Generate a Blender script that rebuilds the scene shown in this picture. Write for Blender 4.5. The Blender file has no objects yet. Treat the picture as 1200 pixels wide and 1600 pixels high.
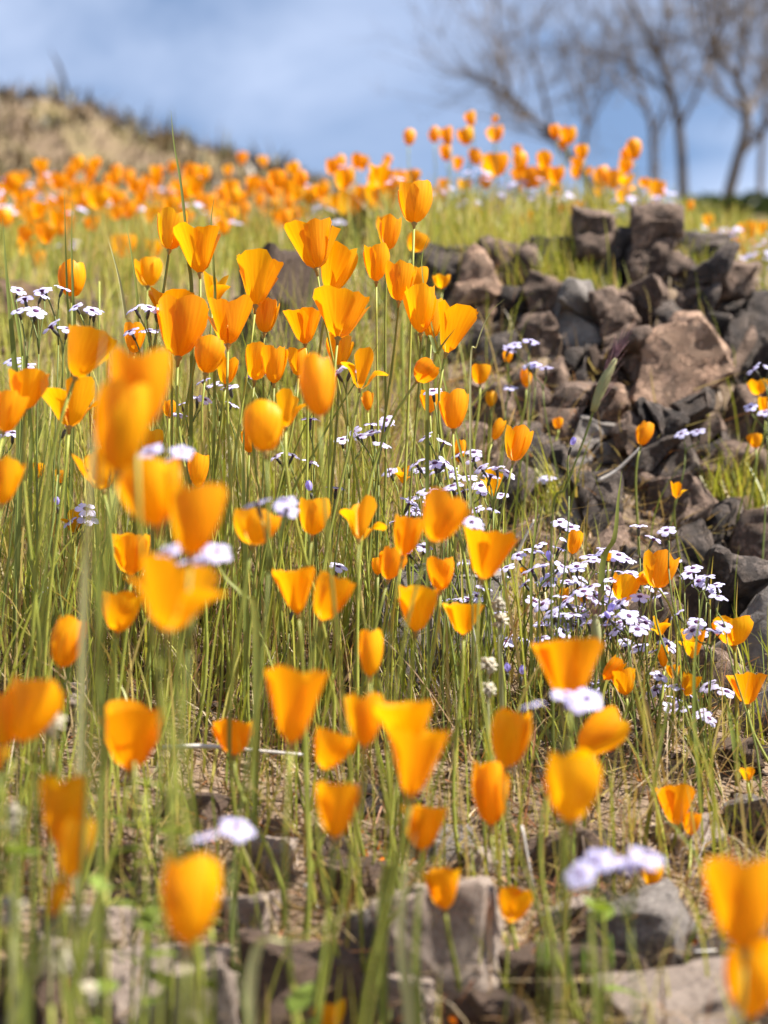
import bpy, bmesh, math, random
import numpy as np
from mathutils import Vector, Matrix, Quaternion, noise as mnoise

random.seed(7)
rng = np.random.default_rng(11)
SC = bpy.context.scene
COL = SC.collection

# ------------------------------------------------------------------ camera
PITCH = math.radians(8.0)          # looking a little up the hillside
FPX = 2222.0                       # 50 mm lens, portrait frame 1200 x 1600
CAMZ = 0.45
cam_d = bpy.data.cameras.new('camera')
cam = bpy.data.objects.new('camera', cam_d)
COL.objects.link(cam)
cam.location = (0, 0, CAMZ)
cam.rotation_euler = (math.pi / 2 + PITCH, 0, 0)
cam_d.sensor_fit = 'VERTICAL'
cam_d.sensor_height = 36.0
cam_d.lens = 50.0
cam_d.clip_start = 0.02
cam_d.clip_end = 2000
cam_d.dof.use_dof = True
cam_d.dof.focus_distance = 1.14
cam_d.dof.aperture_fstop = 4.4
SC.camera = cam

# ------------------------------------------------------------------ light
SUN_EL = math.radians(56)
SUN_AZ = math.radians(104)          # clockwise from +Y: high, from the right
sun_dir = Vector((math.sin(SUN_AZ) * math.cos(SUN_EL), math.cos(SUN_AZ) * math.cos(SUN_EL), math.sin(SUN_EL)))
world = bpy.data.worlds.new('World')
SC.world = world
world.use_nodes = True
wn, wl = world.node_tree.nodes, world.node_tree.links
wn.clear()
w_out = wn.new('ShaderNodeOutputWorld')
w_bg = wn.new('ShaderNodeBackground')
w_sky = wn.new('ShaderNodeTexSky')
w_sky.sky_type = 'NISHITA'
w_sky.sun_disc = False
w_sky.sun_elevation = SUN_EL
w_sky.sun_rotation = SUN_AZ
w_sky.air_density = 1.0
w_sky.dust_density = 1.0
w_sky.ozone_density = 2.0
w_tc = wn.new('ShaderNodeTexCoord')
w_map = wn.new('ShaderNodeMapping')
w_map.inputs['Scale'].default_value = (1.6, 2.4, 3.6)
w_map.inputs['Rotation'].default_value = (0.3, 0.5, 0.2)
w_no = wn.new('ShaderNodeTexNoise')
w_no.inputs['Scale'].default_value = 2.3
w_no.inputs['Detail'].default_value = 7.0
w_no.inputs['Roughness'].default_value = 0.55
w_no.inputs['Distortion'].default_value = 0.35
w_ra = wn.new('ShaderNodeValToRGB')
w_ra.color_ramp.elements[0].position = 0.36
w_ra.color_ramp.elements[0].color = (0, 0, 0, 1)
w_ra.color_ramp.elements[1].position = 0.78
w_ra.color_ramp.elements[1].color = (1, 1, 1, 1)
w_mul = wn.new('ShaderNodeMath'); w_mul.operation = 'MULTIPLY'; w_mul.inputs[1].default_value = 0.55
w_mix = wn.new('ShaderNodeMix'); w_mix.data_type = 'RGBA'
w_mix.inputs['B'].default_value = (6.5, 7.1, 8.7, 1)       # thin high cloud
wl.new(w_tc.outputs['Generated'], w_map.inputs['Vector'])
wl.new(w_map.outputs['Vector'], w_no.inputs['Vector'])
wl.new(w_no.outputs['Fac'], w_ra.inputs['Fac'])
wl.new(w_ra.outputs['Color'], w_mul.inputs[0])
wl.new(w_mul.outputs[0], w_mix.inputs['Factor'])
wl.new(w_sky.outputs['Color'], w_mix.inputs['A'])
wl.new(w_mix.outputs['Result'], w_bg.inputs['Color'])
w_bg.inputs['Strength'].default_value = 0.068
wl.new(w_bg.outputs[0], w_out.inputs['Surface'])

sun_d = bpy.data.lights.new('sun', 'SUN')
sun_d.energy = 5.0
sun_d.angle = math.radians(0.53)
sun_d.color = (1.0, 0.95, 0.87)
sun = bpy.data.objects.new('sun', sun_d)
COL.objects.link(sun)
sun.rotation_euler = (-sun_dir).to_track_quat('-Z', 'Y').to_euler()
sun.location = (3, -2, 5)

SC.view_settings.view_transform = 'Standard'
SC.view_settings.look = 'None'
SC.view_settings.exposure = 1.40
SC.view_settings.gamma = 1.0
SC.render.engine = 'CYCLES'
SC.cycles.use_denoising = True
SC.cycles.max_bounces = 10
SC.cycles.transmission_bounces = 6
SC.cycles.diffuse_bounces = 5
SC.cycles.sample_clamp_indirect = 6.0

# ------------------------------------------------------------------ helpers
CP, SP = math.cos(PITCH), math.sin(PITCH)
def P(px, py, d):
    """point of the place that lies d metres out, seen at photo pixel (px, py)"""
    xc = (px - 600.0) * d / FPX
    yc = (800.0 - py) * d / FPX
    return Vector((xc, d * CP - yc * SP, CAMZ + d * SP + yc * CP))

def mesh_obj(name, verts, faces, mat, parent=None, smooth=True, cols=None, uvs=None):
    me = bpy.data.meshes.new(name)
    me.from_pydata(verts, [], faces)
    if smooth:
        me.polygons.foreach_set('use_smooth', [True] * len(me.polygons))
    if cols is not None:
        at = me.color_attributes.new('Col', 'FLOAT_COLOR', 'POINT')
        at.data.foreach_set('color', np.asarray(cols, dtype=np.float32).ravel())
    if mat is not None:
        me.materials.append(mat)
    me.update()
    o = bpy.data.objects.new(name, me)
    COL.objects.link(o)
    if parent is not None:
        o.parent = parent
    return o

def link(name, me, parent=None, loc=(0, 0, 0), rot=None, scale=(1, 1, 1)):
    o = bpy.data.objects.new(name, me)
    COL.objects.link(o)
    if parent is not None:
        o.parent = parent
    if rot is not None:
        o.rotation_mode = 'QUATERNION'
        o.rotation_quaternion = rot
    o.location = loc
    o.scale = scale
    return o

def thing(name, label, cat, loc, group=None):
    o = bpy.data.objects.new(name, None)
    COL.objects.link(o)
    o.empty_display_size = 0.02
    o.location = loc
    o['label'] = label
    o['category'] = cat
    if group:
        o['group'] = group
    return o

def tag(o, label, cat, group=None, kind=None):
    if label: o['label'] = label
    if cat: o['category'] = cat
    if group: o['group'] = group
    if kind: o['kind'] = kind
    return o

def tube(pts, rads, sides=5, cap=True):
    """vertices and faces of a tapering tube along pts"""
    pts = [Vector(p) for p in pts]
    V, F = [], []
    n = len(pts)
    ref = Vector((0.13, 1.0, 0.07))
    for i, p in enumerate(pts):
        t = (pts[min(i + 1, n - 1)] - pts[max(i - 1, 0)]).normalized()
        a = t.cross(ref)
        if a.length < 1e-4: a = t.cross(Vector((1, 0, 0)))
        a.normalize(); b = t.cross(a)
        for k in range(sides):
            th = 2 * math.pi * k / sides
            V.append(p + (a * math.cos(th) + b * math.sin(th)) * rads[i])
    for i in range(n - 1):
        for k in range(sides):
            k2 = (k + 1) % sides
            F.append((i * sides + k, i * sides + k2, (i + 1) * sides + k2, (i + 1) * sides + k))
    if cap:
        F.append(tuple(range(sides))[::-1])
        F.append(tuple((n - 1) * sides + k for k in range(sides)))
    return V, F

def merge(parts):
    V, F = [], []
    for v, f in parts:
        b = len(V)
        V += list(v)
        F += [tuple(i + b for i in q) for q in f]
    return V, F

def bez(p0, p1, p2, p3, n):
    out = []
    for i in range(n + 1):
        t = i / n; s = 1 - t
        out.append(p0 * s**3 + p1 * (3 * s * s * t) + p2 * (3 * s * t * t) + p3 * t**3)
    return out

# ------------------------------------------------------------------ materials
def new_mat(name):
    m = bpy.data.materials.new(name)
    m.use_nodes = True
    n, l = m.node_tree.nodes, m.node_tree.links
    n.clear()
    out = n.new('ShaderNodeOutputMaterial')
    return m, n, l, out

def ramp(n, stops):
    r = n.new('ShaderNodeValToRGB')
    e = r.color_ramp.elements
    while len(e) < len(stops): e.new(0.5)
    for q, (p, c) in zip(e, stops):
        q.position = p; q.color = (*c, 1)
    return r

def thin_mat(name, stops, trans_tint, trans=0.45, rough=0.5, spec=0.25, scale=60, attr=False, vary=0.12, streak=None, hue=0.0):
    """thin plant tissue: diffuse + light passing through"""
    m, n, l, out = new_mat(name)
    tc = n.new('ShaderNodeTexCoord')
    no = n.new('ShaderNodeTexNoise'); no.inputs['Scale'].default_value = scale; no.inputs['Detail'].default_value = 3
    if streak:
        mp = n.new('ShaderNodeMapping'); mp.inputs['Scale'].default_value = streak
        l.new(tc.outputs['UV'], mp.inputs['Vector']); l.new(mp.outputs['Vector'], no.inputs['Vector'])
    else:
        l.new(tc.outputs['Object'], no.inputs['Vector'])
    if attr:
        c = n.new('ShaderNodeVertexColor'); c.layer_name = 'Col'; col = c.outputs['Color']
    else:
        r = ramp(n, stops); l.new(no.outputs['Fac'], r.inputs['Fac']); col = r.outputs['Color']
    oi = n.new('ShaderNodeObjectInfo')
    mr = n.new('ShaderNodeMapRange'); mr.inputs['To Min'].default_value = 1 - vary; mr.inputs['To Max'].default_value = 1 + vary
    l.new(oi.outputs['Random'], mr.inputs['Value'])
    hsv = n.new('ShaderNodeHueSaturation'); l.new(col, hsv.inputs['Color']); l.new(mr.outputs['Result'], hsv.inputs['Value'])
    if hue:
        m2 = n.new('ShaderNodeMapRange'); m2.inputs['To Min'].default_value = .5 - hue; m2.inputs['To Max'].default_value = .5 + hue
        wn_ = n.new('ShaderNodeTexWhiteNoise'); wn_.noise_dimensions = '1D'; l.new(oi.outputs['Random'], wn_.inputs['W']); l.new(wn_.outputs['Value'], m2.inputs['Value']); l.new(m2.outputs['Result'], hsv.inputs['Hue'])
    pb = n.new('ShaderNodeBsdfPrincipled')
    pb.inputs['Roughness'].default_value = rough
    pb.inputs['Specular IOR Level'].default_value = spec
    l.new(hsv.outputs['Color'], pb.inputs['Base Color'])
    bp = n.new('ShaderNodeBump'); bp.inputs['Strength'].default_value = 0.25; bp.inputs['Distance'].default_value = 0.002
    l.new(no.outputs['Fac'], bp.inputs['Height']); l.new(bp.outputs['Normal'], pb.inputs['Normal'])
    tr = n.new('ShaderNodeBsdfTranslucent')
    mx = n.new('ShaderNodeMix'); mx.data_type = 'RGBA'; mx.blend_type = 'MULTIPLY'; mx.inputs['Factor'].default_value = 1
    l.new(hsv.outputs['Color'], mx.inputs['A']); mx.inputs['B'].default_value = (*trans_tint, 1)
    l.new(mx.outputs['Result'], tr.inputs['Color']); l.new(bp.outputs['Normal'], tr.inputs['Normal'])
    ms = n.new('ShaderNodeMixShader'); ms.inputs['Fac'].default_value = trans
    l.new(pb.outputs[0], ms.inputs[1]); l.new(tr.outputs[0], ms.inputs[2]); l.new(ms.outputs[0], out.inputs['Surface'])
    return m

def solid_mat(name, stops, scale=30, detail=8, rough=0.85, bump=0.5, bdist=0.004, bscale=None, spec=0.3, vary=0.15, layer=None, obj_coord=True):
    m, n, l, out = new_mat(name)
    tc = n.new('ShaderNodeTexCoord')
    src = tc.outputs['Object'] if obj_coord else n.new('ShaderNodeNewGeometry').outputs['Position']
    no = n.new('ShaderNodeTexNoise'); no.inputs['Scale'].default_value = scale; no.inputs['Detail'].default_value = detail; no.inputs['Roughness'].default_value = 0.62
    l.new(src, no.inputs['Vector'])
    r = ramp(n, stops); l.new(no.outputs['Fac'], r.inputs['Fac'])
    oi = n.new('ShaderNodeObjectInfo')
    mr = n.new('ShaderNodeMapRange'); mr.inputs['To Min'].default_value = 1 - vary; mr.inputs['To Max'].default_value = 1 + vary
    l.new(oi.outputs['Random'], mr.inputs['Value'])
    hsv = n.new('ShaderNodeHueSaturation'); l.new(r.outputs['Color'], hsv.inputs['Color']); l.new(mr.outputs['Result'], hsv.inputs['Value'])
    pb = n.new('ShaderNodeBsdfPrincipled'); pb.inputs['Roughness'].default_value = rough; pb.inputs['Specular IOR Level'].default_value = spec
    col = hsv.outputs['Color']
    n2 = n.new('ShaderNodeTexNoise'); n2.inputs['Scale'].default_value = bscale or scale * 2.2; n2.inputs['Detail'].default_value = 10; n2.inputs['Roughness'].default_value = 0.68
    l.new(src, n2.inputs['Vector'])
    hgt = n2.outputs['Fac']
    if layer:   # fracture lines
        vo = n.new('ShaderNodeTexVoronoi'); vo.feature = 'DISTANCE_TO_EDGE'; vo.inputs['Scale'].default_value = layer
        mp = n.new('ShaderNodeMapping'); mp.inputs['Scale'].default_value = (1, 1, 2.1); mp.inputs['Rotation'].default_value = (0.4, 0.3, 0.2)
        wv = n.new('ShaderNodeMix'); wv.data_type = 'VECTOR'; wv.inputs['Factor'].default_value = 0.08
        l.new(src, wv.inputs['A']); l.new(n2.outputs['Color'], wv.inputs['B'])
        l.new(wv.outputs['Result'], mp.inputs['Vector']); l.new(mp.outputs['Vector'], vo.inputs['Vector'])
        vr = n.new('ShaderNodeMapRange'); vr.inputs['From Max'].default_value = 0.09; vr.inputs['To Min'].default_value = -0.5; vr.inputs['To Max'].default_value = 0.0
        l.new(vo.outputs['Distance'], vr.inputs['Value'])
        ad = n.new('ShaderNodeMath'); l.new(hgt, ad.inputs[0]); l.new(vr.outputs['Result'], ad.inputs[1]); hgt = ad.outputs[0]
    bp = n.new('ShaderNodeBump'); bp.inputs['Strength'].default_value = bump; bp.inputs['Distance'].default_value = bdist
    l.new(hgt, bp.inputs['Height']); l.new(bp.outputs['Normal'], pb.inputs['Normal'])
    l.new(col, pb.inputs['Base Color']); l.new(pb.outputs[0], out.inputs['Surface'])
    return m

M = {}
M['petal'] = thin_mat('petal_orange', [(0.25, (0.80, 0.33, 0.002)), (0.5, (0.86, 0.405, 0.003)), (0.78, (0.92, 0.49, 0.006))],
                      (1.0, 0.96, 0.7), trans=0.5, rough=0.42, spec=0.22, scale=1.0, vary=0.08, streak=(14, 1.2, 1), hue=0.012)
M['petal_far'] = M['petal']
M['petal_dry'] = thin_mat('petal_shrivelled', [(0.3, (0.55, 0.12, 0.008)), (0.7, (0.80, 0.24, 0.012))], (1, 0.9, 0.7), trans=0.3, scale=120)
M['receptacle'] = thin_mat('receptacle', [(0.3, (0.30, 0.24, 0.05)), (0.7, (0.36, 0.20, 0.06))], (1, 1, .6), trans=0.1, scale=200)
M['stamen'] = thin_mat('stamen', [(0.3, (0.85, 0.42, 0.02)), (0.7, (0.75, 0.32, 0.02))], (1, 1, .6), trans=0.2, scale=200)
M['stem'] = thin_mat('poppy_stem', [(0.3, (0.21, 0.245, 0.038)), (0.7, (0.33, 0.335, 0.065))], (1, 1, .5), trans=0.18, scale=40, vary=0.3, rough=0.45)
M['stem_gilia'] = thin_mat('gilia_stem', [(0.3, (0.14, 0.18, 0.04)), (0.7, (0.21, 0.24, 0.06))], (1, 1, .5), trans=0.15, scale=60, vary=0.25)
M['calyx'] = thin_mat('gilia_calyx', [(0.3, (0.045, 0.03, 0.045)), (0.7, (0.09, 0.10, 0.05))], (1, 1, 1), trans=0.1, scale=400)
M['gilia'] = thin_mat('gilia_petal', [(0.3, (0.54, 0.50, 0.84)), (0.7, (0.76, 0.73, 0.93))], (.9, .9, 1), trans=0.38, scale=120, vary=0.2)
M['gilia_bud'] = thin_mat('gilia_bud', [(0.3, (0.34, 0.28, 0.72)), (0.7, (0.48, 0.42, 0.82))], (.9, .9, 1), trans=0.3, scale=120, vary=0.1)
M['throat'] = thin_mat('gilia_throat', [(0.3, (0.05, 0.01, 0.06)), (0.7, (0.10, 0.02, 0.10))], (1, 1, 1), trans=0.1, scale=300)
M['grass'] = thin_mat('grass_blade', None, (1.0, 1.0, 0.55), trans=0.38, rough=0.42, spec=0.35, attr=True, vary=0.0, scale=50)
M['blade'] = thin_mat('tall_blade', [(0.3, (0.17, 0.215, 0.045)), (0.7, (0.26, 0.285, 0.07))], (1, 1, .55), trans=0.35, scale=30, vary=0.2)
M['blade_pale'] = thin_mat('pale_blade', [(0.3, (0.34, 0.36, 0.16)), (0.7, (0.44, 0.42, 0.22))], (1, 1, .7), trans=0.35, scale=30, vary=0.1)
M['awn'] = thin_mat('grass_awn', [(0.3, (0.28, 0.13, 0.17)), (0.7, (0.42, 0.28, 0.24))], (1, 1, .7), trans=0.3, scale=60, vary=0.1)
M['leaf'] = thin_mat('broad_leaf', [(0.3, (0.13, 0.20, 0.03)), (0.7, (0.22, 0.28, 0.055))], (1, 1, .45), trans=0.4, scale=50, vary=0.2)
M['leaf_dark'] = thin_mat('shrub_leaf', [(0.3, (0.035, 0.055, 0.02)), (0.7, (0.075, 0.10, 0.03))], (1, 1, .5), trans=0.3, scale=3, vary=0.1)
M['twig'] = solid_mat('dry_twig', [(0.3, (0.36, 0.33, 0.30)), (0.7, (0.62, 0.58, 0.53))], scale=60, bump=0.4, bdist=0.001, rough=0.8)
M['bark'] = solid_mat('bark', [(0.3, (0.10, 0.078, 0.062)), (0.7, (0.19, 0.155, 0.13))], scale=4, bump=0.6, bdist=0.02, rough=0.9)
M['seed'] = thin_mat('seed_head', [(0.3, (0.50, 0.45, 0.34)), (0.7, (0.66, 0.60, 0.48))], (1, 1, .8), trans=0.3, scale=100)
ROCK = {
    'dark': solid_mat('rock_dark', [(0.30, (0.045, 0.036, 0.032)), (0.5, (0.105, 0.080, 0.066)), (0.72, (0.20, 0.150, 0.118))], scale=34, bump=1.0, bdist=0.013, layer=21, vary=0.2),
    'brown': solid_mat('rock_brown', [(0.30, (0.095, 0.062, 0.045)), (0.5, (0.22, 0.147, 0.107)), (0.72, (0.36, 0.25, 0.183))], scale=32, bump=1.0, bdist=0.013, layer=19, vary=0.2),
    'pink': solid_mat('rock_pink', [(0.28, (0.21, 0.125, 0.083)), (0.5, (0.36, 0.225, 0.15)), (0.75, (0.46, 0.31, 0.215))], scale=26, bump=1.0, bdist=0.013, layer=17, vary=0.12),
    'grey': solid_mat('rock_grey', [(0.30, (0.080, 0.068, 0.060)), (0.5, (0.165, 0.142, 0.126)), (0.72, (0.28, 0.245, 0.215))], scale=20, bump=0.6, bdist=0.008, layer=13, vary=0.15),
    'pale': solid_mat('rock_pale', [(0.30, (0.16, 0.125, 0.10)), (0.5, (0.28, 0.22, 0.18)), (0.75, (0.40, 0.325, 0.27))], scale=20, bump=0.6, bdist=0.008, layer=14, vary=0.15),
}

# ground: soil near, dry grassland far
def ground_mat():
    m, n, l, out = new_mat('hillside_soil')
    ge = n.new('ShaderNodeNewGeometry')
    n1 = n.new('ShaderNodeTexNoise'); n1.inputs['Scale'].default_value = 9; n1.inputs['Detail'].default_value = 10; n1.inputs['Roughness'].default_value = 0.7
    l.new(ge.outputs['Position'], n1.inputs['Vector'])
    r1 = ramp(n, [(0.3, (0.075, 0.052, 0.034)), (0.5, (0.165, 0.118, 0.080)), (0.7, (0.28, 0.21, 0.148))]); l.new(n1.outputs['Fac'], r1.inputs['Fac'])
    n2 = n.new('ShaderNodeTexNoise'); n2.inputs['Scale'].default_value = 1.3; n2.inputs['Detail'].default_value = 9; n2.inputs['Roughness'].default_value = 0.7
    l.new(ge.outputs['Position'], n2.inputs['Vector'])
    r2 = ramp(n, [(0.32, (0.075, 0.050, 0.034)), (0.48, (0.15, 0.105, 0.066)), (0.60, (0.17, 0.135, 0.06)), (0.72, (0.22, 0.16, 0.105))]); l.new(n2.outputs['Fac'], r2.inputs['Fac'])
    sx = n.new('ShaderNodeSeparateXYZ'); l.new(ge.outputs['Position'], sx.inputs[0])
    mr = n.new('ShaderNodeMapRange'); mr.inputs['From Min'].default_value = 3.2; mr.inputs['From Max'].default_value = 4.6
    l.new(sx.outputs['Y'], mr.inputs['Value'])
    mx = n.new('ShaderNodeMix'); mx.data_type = 'RGBA'
    l.new(mr.outputs['Result'], mx.inputs['Factor']); l.new(r1.outputs['Color'], mx.inputs['A']); l.new(r2.outputs['Color'], mx.inputs['B'])
    pb = n.new('ShaderNodeBsdfPrincipled'); pb.inputs['Roughness'].default_value = 0.95; pb.inputs['Specular IOR Level'].default_value = 0.15
    l.new(mx.outputs['Result'], pb.inputs['Base Color'])
    n3 = n.new('ShaderNodeTexNoise'); n3.inputs['Scale'].default_value = 70; n3.inputs['Detail'].default_value = 8; l.new(ge.outputs['Position'], n3.inputs['Vector'])
    bp = n.new('ShaderNodeBump'); bp.inputs['Strength'].default_value = 0.8; bp.inputs['Distance'].default_value = 0.008
    l.new(n3.outputs['Fac'], bp.inputs['Height']); l.new(bp.outputs['Normal'], pb.inputs['Normal'])
    l.new(pb.outputs[0], out.inputs['Surface'])
    return m
M['ground'] = ground_mat()

# ------------------------------------------------------------------ the hillside
# (pixel x, pixel y, metres out, grass density 0..1, grass height m)
GC = [
 (-300,1600,.72,.4,.15),(0,1620,.72,.30,.13),(300,1640,.73,.14,.10),(600,1640,.75,.15,.10),(900,1630,.74,.20,.11),(1200,1620,.72,.15,.10),(1500,1600,.74,.2,.1),
 (-250,1300,.95,.7,.2),(0,1290,.93,.5,.18),(250,1310,.93,.35,.14),(450,1300,.95,.42,.15),(700,1300,.97,.38,.15),(900,1310,.97,.5,.17),(1060,1330,.97,.35,.14),(1200,1300,1.0,.10,.14),(1500,1280,1.05,.1,.1),
 (-300,1080,1.15,.8,.24),(0,1060,1.15,.9,.25),(200,1040,1.18,1.,.27),(400,1050,1.17,1.,.28),(560,1080,1.14,1.,.27),(700,1100,1.10,.75,.26),(850,1120,1.12,.85,.16),(1000,1130,1.12,.85,.13),(1120,1130,1.15,.45,.12),(1250,1080,1.22,.1,.1),
 (0,860,1.42,.8,.22),(200,830,1.45,.9,.26),(400,820,1.45,1.,.28),(600,850,1.38,.9,.26),(720,900,1.30,.8,.19),(850,960,1.26,.5,.10),(960,960,1.28,.35,.08),(1100,960,1.33,.1,.12),(1250,930,1.42,.1,.1),
 (-300,650,1.75,.6,.2),(0,640,1.75,.7,.2),(200,610,1.80,.7,.2),(400,600,1.78,.5,.2),(560,620,1.7,.7,.24),(680,690,1.52,.7,.22),(800,800,1.42,.15,.15),(900,800,1.44,.05,.1),(1030,820,1.44,.0,.1),(1160,800,1.55,.25,.1),(1300,760,1.65,.2,.1),
 (760,600,1.63,.1,.12),(900,620,1.60,.0,.1),(1040,640,1.58,.0,.1),(1150,720,1.62,.5,.13),(1260,640,1.75,.3,.1),
 (720,470,1.85,.25,.12),(850,480,1.82,.05,.1),(960,470,1.80,.0,.1),(1080,480,1.80,.05,.1),(1200,500,1.88,.1,.1),
 (0,480,2.15,.8,.18),(200,470,2.15,.85,.18),(350,460,2.1,.7,.18),(500,450,2.05,.7,.2),(620,440,2.0,.7,.2),
 (720,410,2.1,.9,.14),(850,420,2.05,.85,.12),(950,395,2.10,.6,.1),(1060,405,2.05,.3,.08),(1200,440,2.1,.4,.09),
 (700,372,2.4,.9,.13),(850,368,2.45,1.,.13),(960,352,2.45,1.,.12),(1060,372,2.4,.5,.1),(1150,405,2.4,.9,.1),(1300,400,2.5,.8,.1),
 (700,392,3.1,.4,.1),(850,392,3.1,.4,.1),(1000,392,3.1,.4,.1),(1200,400,3.2,.4,.1),
 (-300,412,2.8,.9,.17),(0,414,2.8,.95,.17),(200,407,2.8,1.,.17),(400,417,2.75,.9,.17),(560,427,2.65,.8,.17),
 (-300,393,3.3,.9,.15),(0,386,3.4,.9,.15),(200,380,3.5,.9,.15),(330,386,3.5,.8,.15),(450,406,3.4,.8,.15),(580,422,3.2,.8,.15),
 (-300,368,4.3,.1,.1),(0,373,4.4,.1,.1),(200,388,4.5,.1,.1),(330,413,4.6,.1,.1),(450,438,4.6,.1,.1),
 (-400,120,7.5,0,.1),(0,150,7.2,0,.1),(60,165,7.2,0,.1),(110,188,7.1,0,.1),(200,207,7.0,0,.1),(255,240,6.7,0,.1),(310,300,6.3,0,.1),(370,350,6.0,0,.1),
 (-400,160,13,0,.1),(0,230,13,0,.1),(200,300,12,0,.1),
 (500,420,6,0,.1),(700,430,6,0,.1),(900,425,6,0,.1),(1150,420,6,0,.1),(1500,400,6,0,.1),
 (700,420,12,0,.1),(900,385,12,0,.1),(1060,350,12,0,.1),(1150,345,12,0,.1),(1400,340,12,0,.1),
 (200,480,40,0,.1),(600,480,40,0,.1),(1100,440,40,0,.1),(1800,400,40,0,.1),(-900,400,40,0,.1),
]
G3 = np.array([list(P(a, b, c)) + [g, h] for a, b, c, g, h in GC])
extra = [(-.6,.2,-.02),(0,.2,-.04),(.6,.2,-.02),(0,-1,-.25),(-2,-1,-.25),(2,-1,-.25),(-2.5,1,.25),(2.5,1,.25),(-3,3,1.2),(3,3,1.1)]
G3 = np.vstack([G3, np.array([[a, b, c, .3, .12] for a, b, c in extra])])
def _phi(r): return r
_n = len(G3)
_A = np.zeros((_n + 3, _n + 3))
_D = np.hypot(G3[:, None, 0] - G3[None, :, 0], G3[:, None, 1] - G3[None, :, 1])
_A[:_n, :_n] = _phi(_D) - np.eye(_n) * 0.004
_A[:_n, _n] = 1; _A[:_n, _n + 1:] = G3[:, :2]; _A[_n, :_n] = 1; _A[_n + 1:, :_n] = G3[:, :2].T
_w = np.linalg.solve(_A, np.concatenate([G3[:, 2], [0, 0, 0]]))
_ph = rng.uniform(0, 6.28, (3, 14)); _fr = np.concatenate([rng.normal(0, 9, (2, 7)), rng.normal(0, 26, (2, 7))], axis=1)
_am = np.concatenate([np.full(7, .0035), np.full(7, .0014)])
def gz(x, y):
    x = np.atleast_1d(np.asarray(x, float)); y = np.atleast_1d(np.asarray(y, float))
    out = np.empty(x.shape)
    for s in range(0, x.size, 20000):
        xs, ys = x[s:s + 20000], y[s:s + 20000]
        r = np.hypot(xs[:, None] - G3[None, :, 0], ys[:, None] - G3[None, :, 1])
        z = _phi(r) @ _w[:_n] + _w[_n] + _w[_n + 1] * xs + _w[_n + 2] * ys
        ph = xs[:, None] * _fr[0] + ys[:, None] * _fr[1] + _ph[0]
        z += (np.sin(ph) * _am).sum(1) * (1 + np.clip(ys - 3.5, 0, 8) * 1.2)
        out[s:s + 20000] = z
    return out
def g1(x, y): return float(gz([x], [y])[0])
def gattr(x, y):
    """grass density and height at ground points"""
    x = np.asarray(x); y = np.asarray(y)
    w = 1.0 / (0.004 + (x[:, None] - G3[None, :, 0])**2 + (y[:, None] - G3[None, :, 1])**2)**2
    w /= w.sum(1, keepdims=True)
    return w @ G3[:, 3], w @ G3[:, 4]

xs = np.concatenate([-1.5 - np.cumsum(0.03 * 1.13**np.arange(46))[::-1], np.arange(-1.5, 1.501, 0.02), 1.5 + np.cumsum(0.03 * 1.13**np.arange(46))])
ys = np.concatenate([-1.0 + np.arange(0, 1.4, .1), np.arange(.4, 4.0, 0.02), 4.0 + np.cumsum(0.03 * 1.09**np.arange(58))])
XX, YY = np.meshgrid(xs, ys)
ZZ = gz(XX.ravel(), YY.ravel())
nx, ny = len(xs), len(ys)
gv = np.stack([XX.ravel(), YY.ravel(), ZZ], 1)
ii = (np.arange(ny - 1)[:, None] * nx + np.arange(nx - 1)[None, :]).ravel()
gf = np.stack([ii, ii + 1, ii + nx + 1, ii + nx], 1)
ground = mesh_obj('ground', gv.tolist(), gf.tolist(), M['ground'])
ground['kind'] = 'structure'

# ------------------------------------------------------------------ rocks
def rock_mesh(name, seed, mat, npts=16, rough=0.045, sub=3, flat=1.0):
    """angular broken block about 1 unit across"""
    r = random.Random(seed)
    bm = bmesh.new()
    for _ in range(npts):
        p = Vector([r.choice((-1, 1)) * r.uniform(.08, 1)**.45 for _k in range(3)]) * 0.5
        p *= r.uniform(0.80, 1.0)
        bm.verts.new((p.x, p.y, p.z * flat))
    res = bmesh.ops.convex_hull(bm, input=bm.verts)
    for v in [v for v in bm.verts if not v.link_faces]: bm.verts.remove(v)
    bmesh.ops.dissolve_limit(bm, angle_limit=math.radians(14), verts=bm.verts, edges=bm.edges)
    bmesh.ops.bevel(bm, geom=list(bm.edges), offset=0.018, segments=1, affect='EDGES', clamp_overlap=True)
    bmesh.ops.triangulate(bm, faces=bm.faces)
    for _ in range(sub):
        long_e = [e for e in bm.edges if e.calc_length() > 0.07]
        if long_e:
            bmesh.ops.subdivide_edges(bm, edges=long_e, cuts=1, use_grid_fill=False)
            bmesh.ops.triangulate(bm, faces=bm.faces)
    off = Vector((seed * 1.37, seed * 0.71, seed * 2.1))
    for v in bm.verts:
        q = v.co * 2.6 + off
        d = mnoise.noise(q) * 1.6 + mnoise.noise(q * 2.7) * 0.9 + abs(mnoise.noise(q * 5.5)) * 0.7 + math.floor(mnoise.noise(q * 1.4) * 4) * .25
        v.co += v.co.normalized() * d * rough
    me = bpy.data.meshes.new(name)
    bm.to_mesh(me); bm.free()
    me.materials.append(mat)
    for p in me.polygons: p.use_smooth = True
    try: me.set_sharp_from_angle(angle=math.radians(28))
    except Exception: pass
    return me

outcrop = thing('rock_outcrop', 'broken ledge of brown and grey basalt blocks below the flowering rim', 'rocks', P(950, 820, 1.5))
OCL = Vector(outcrop.location)
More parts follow.
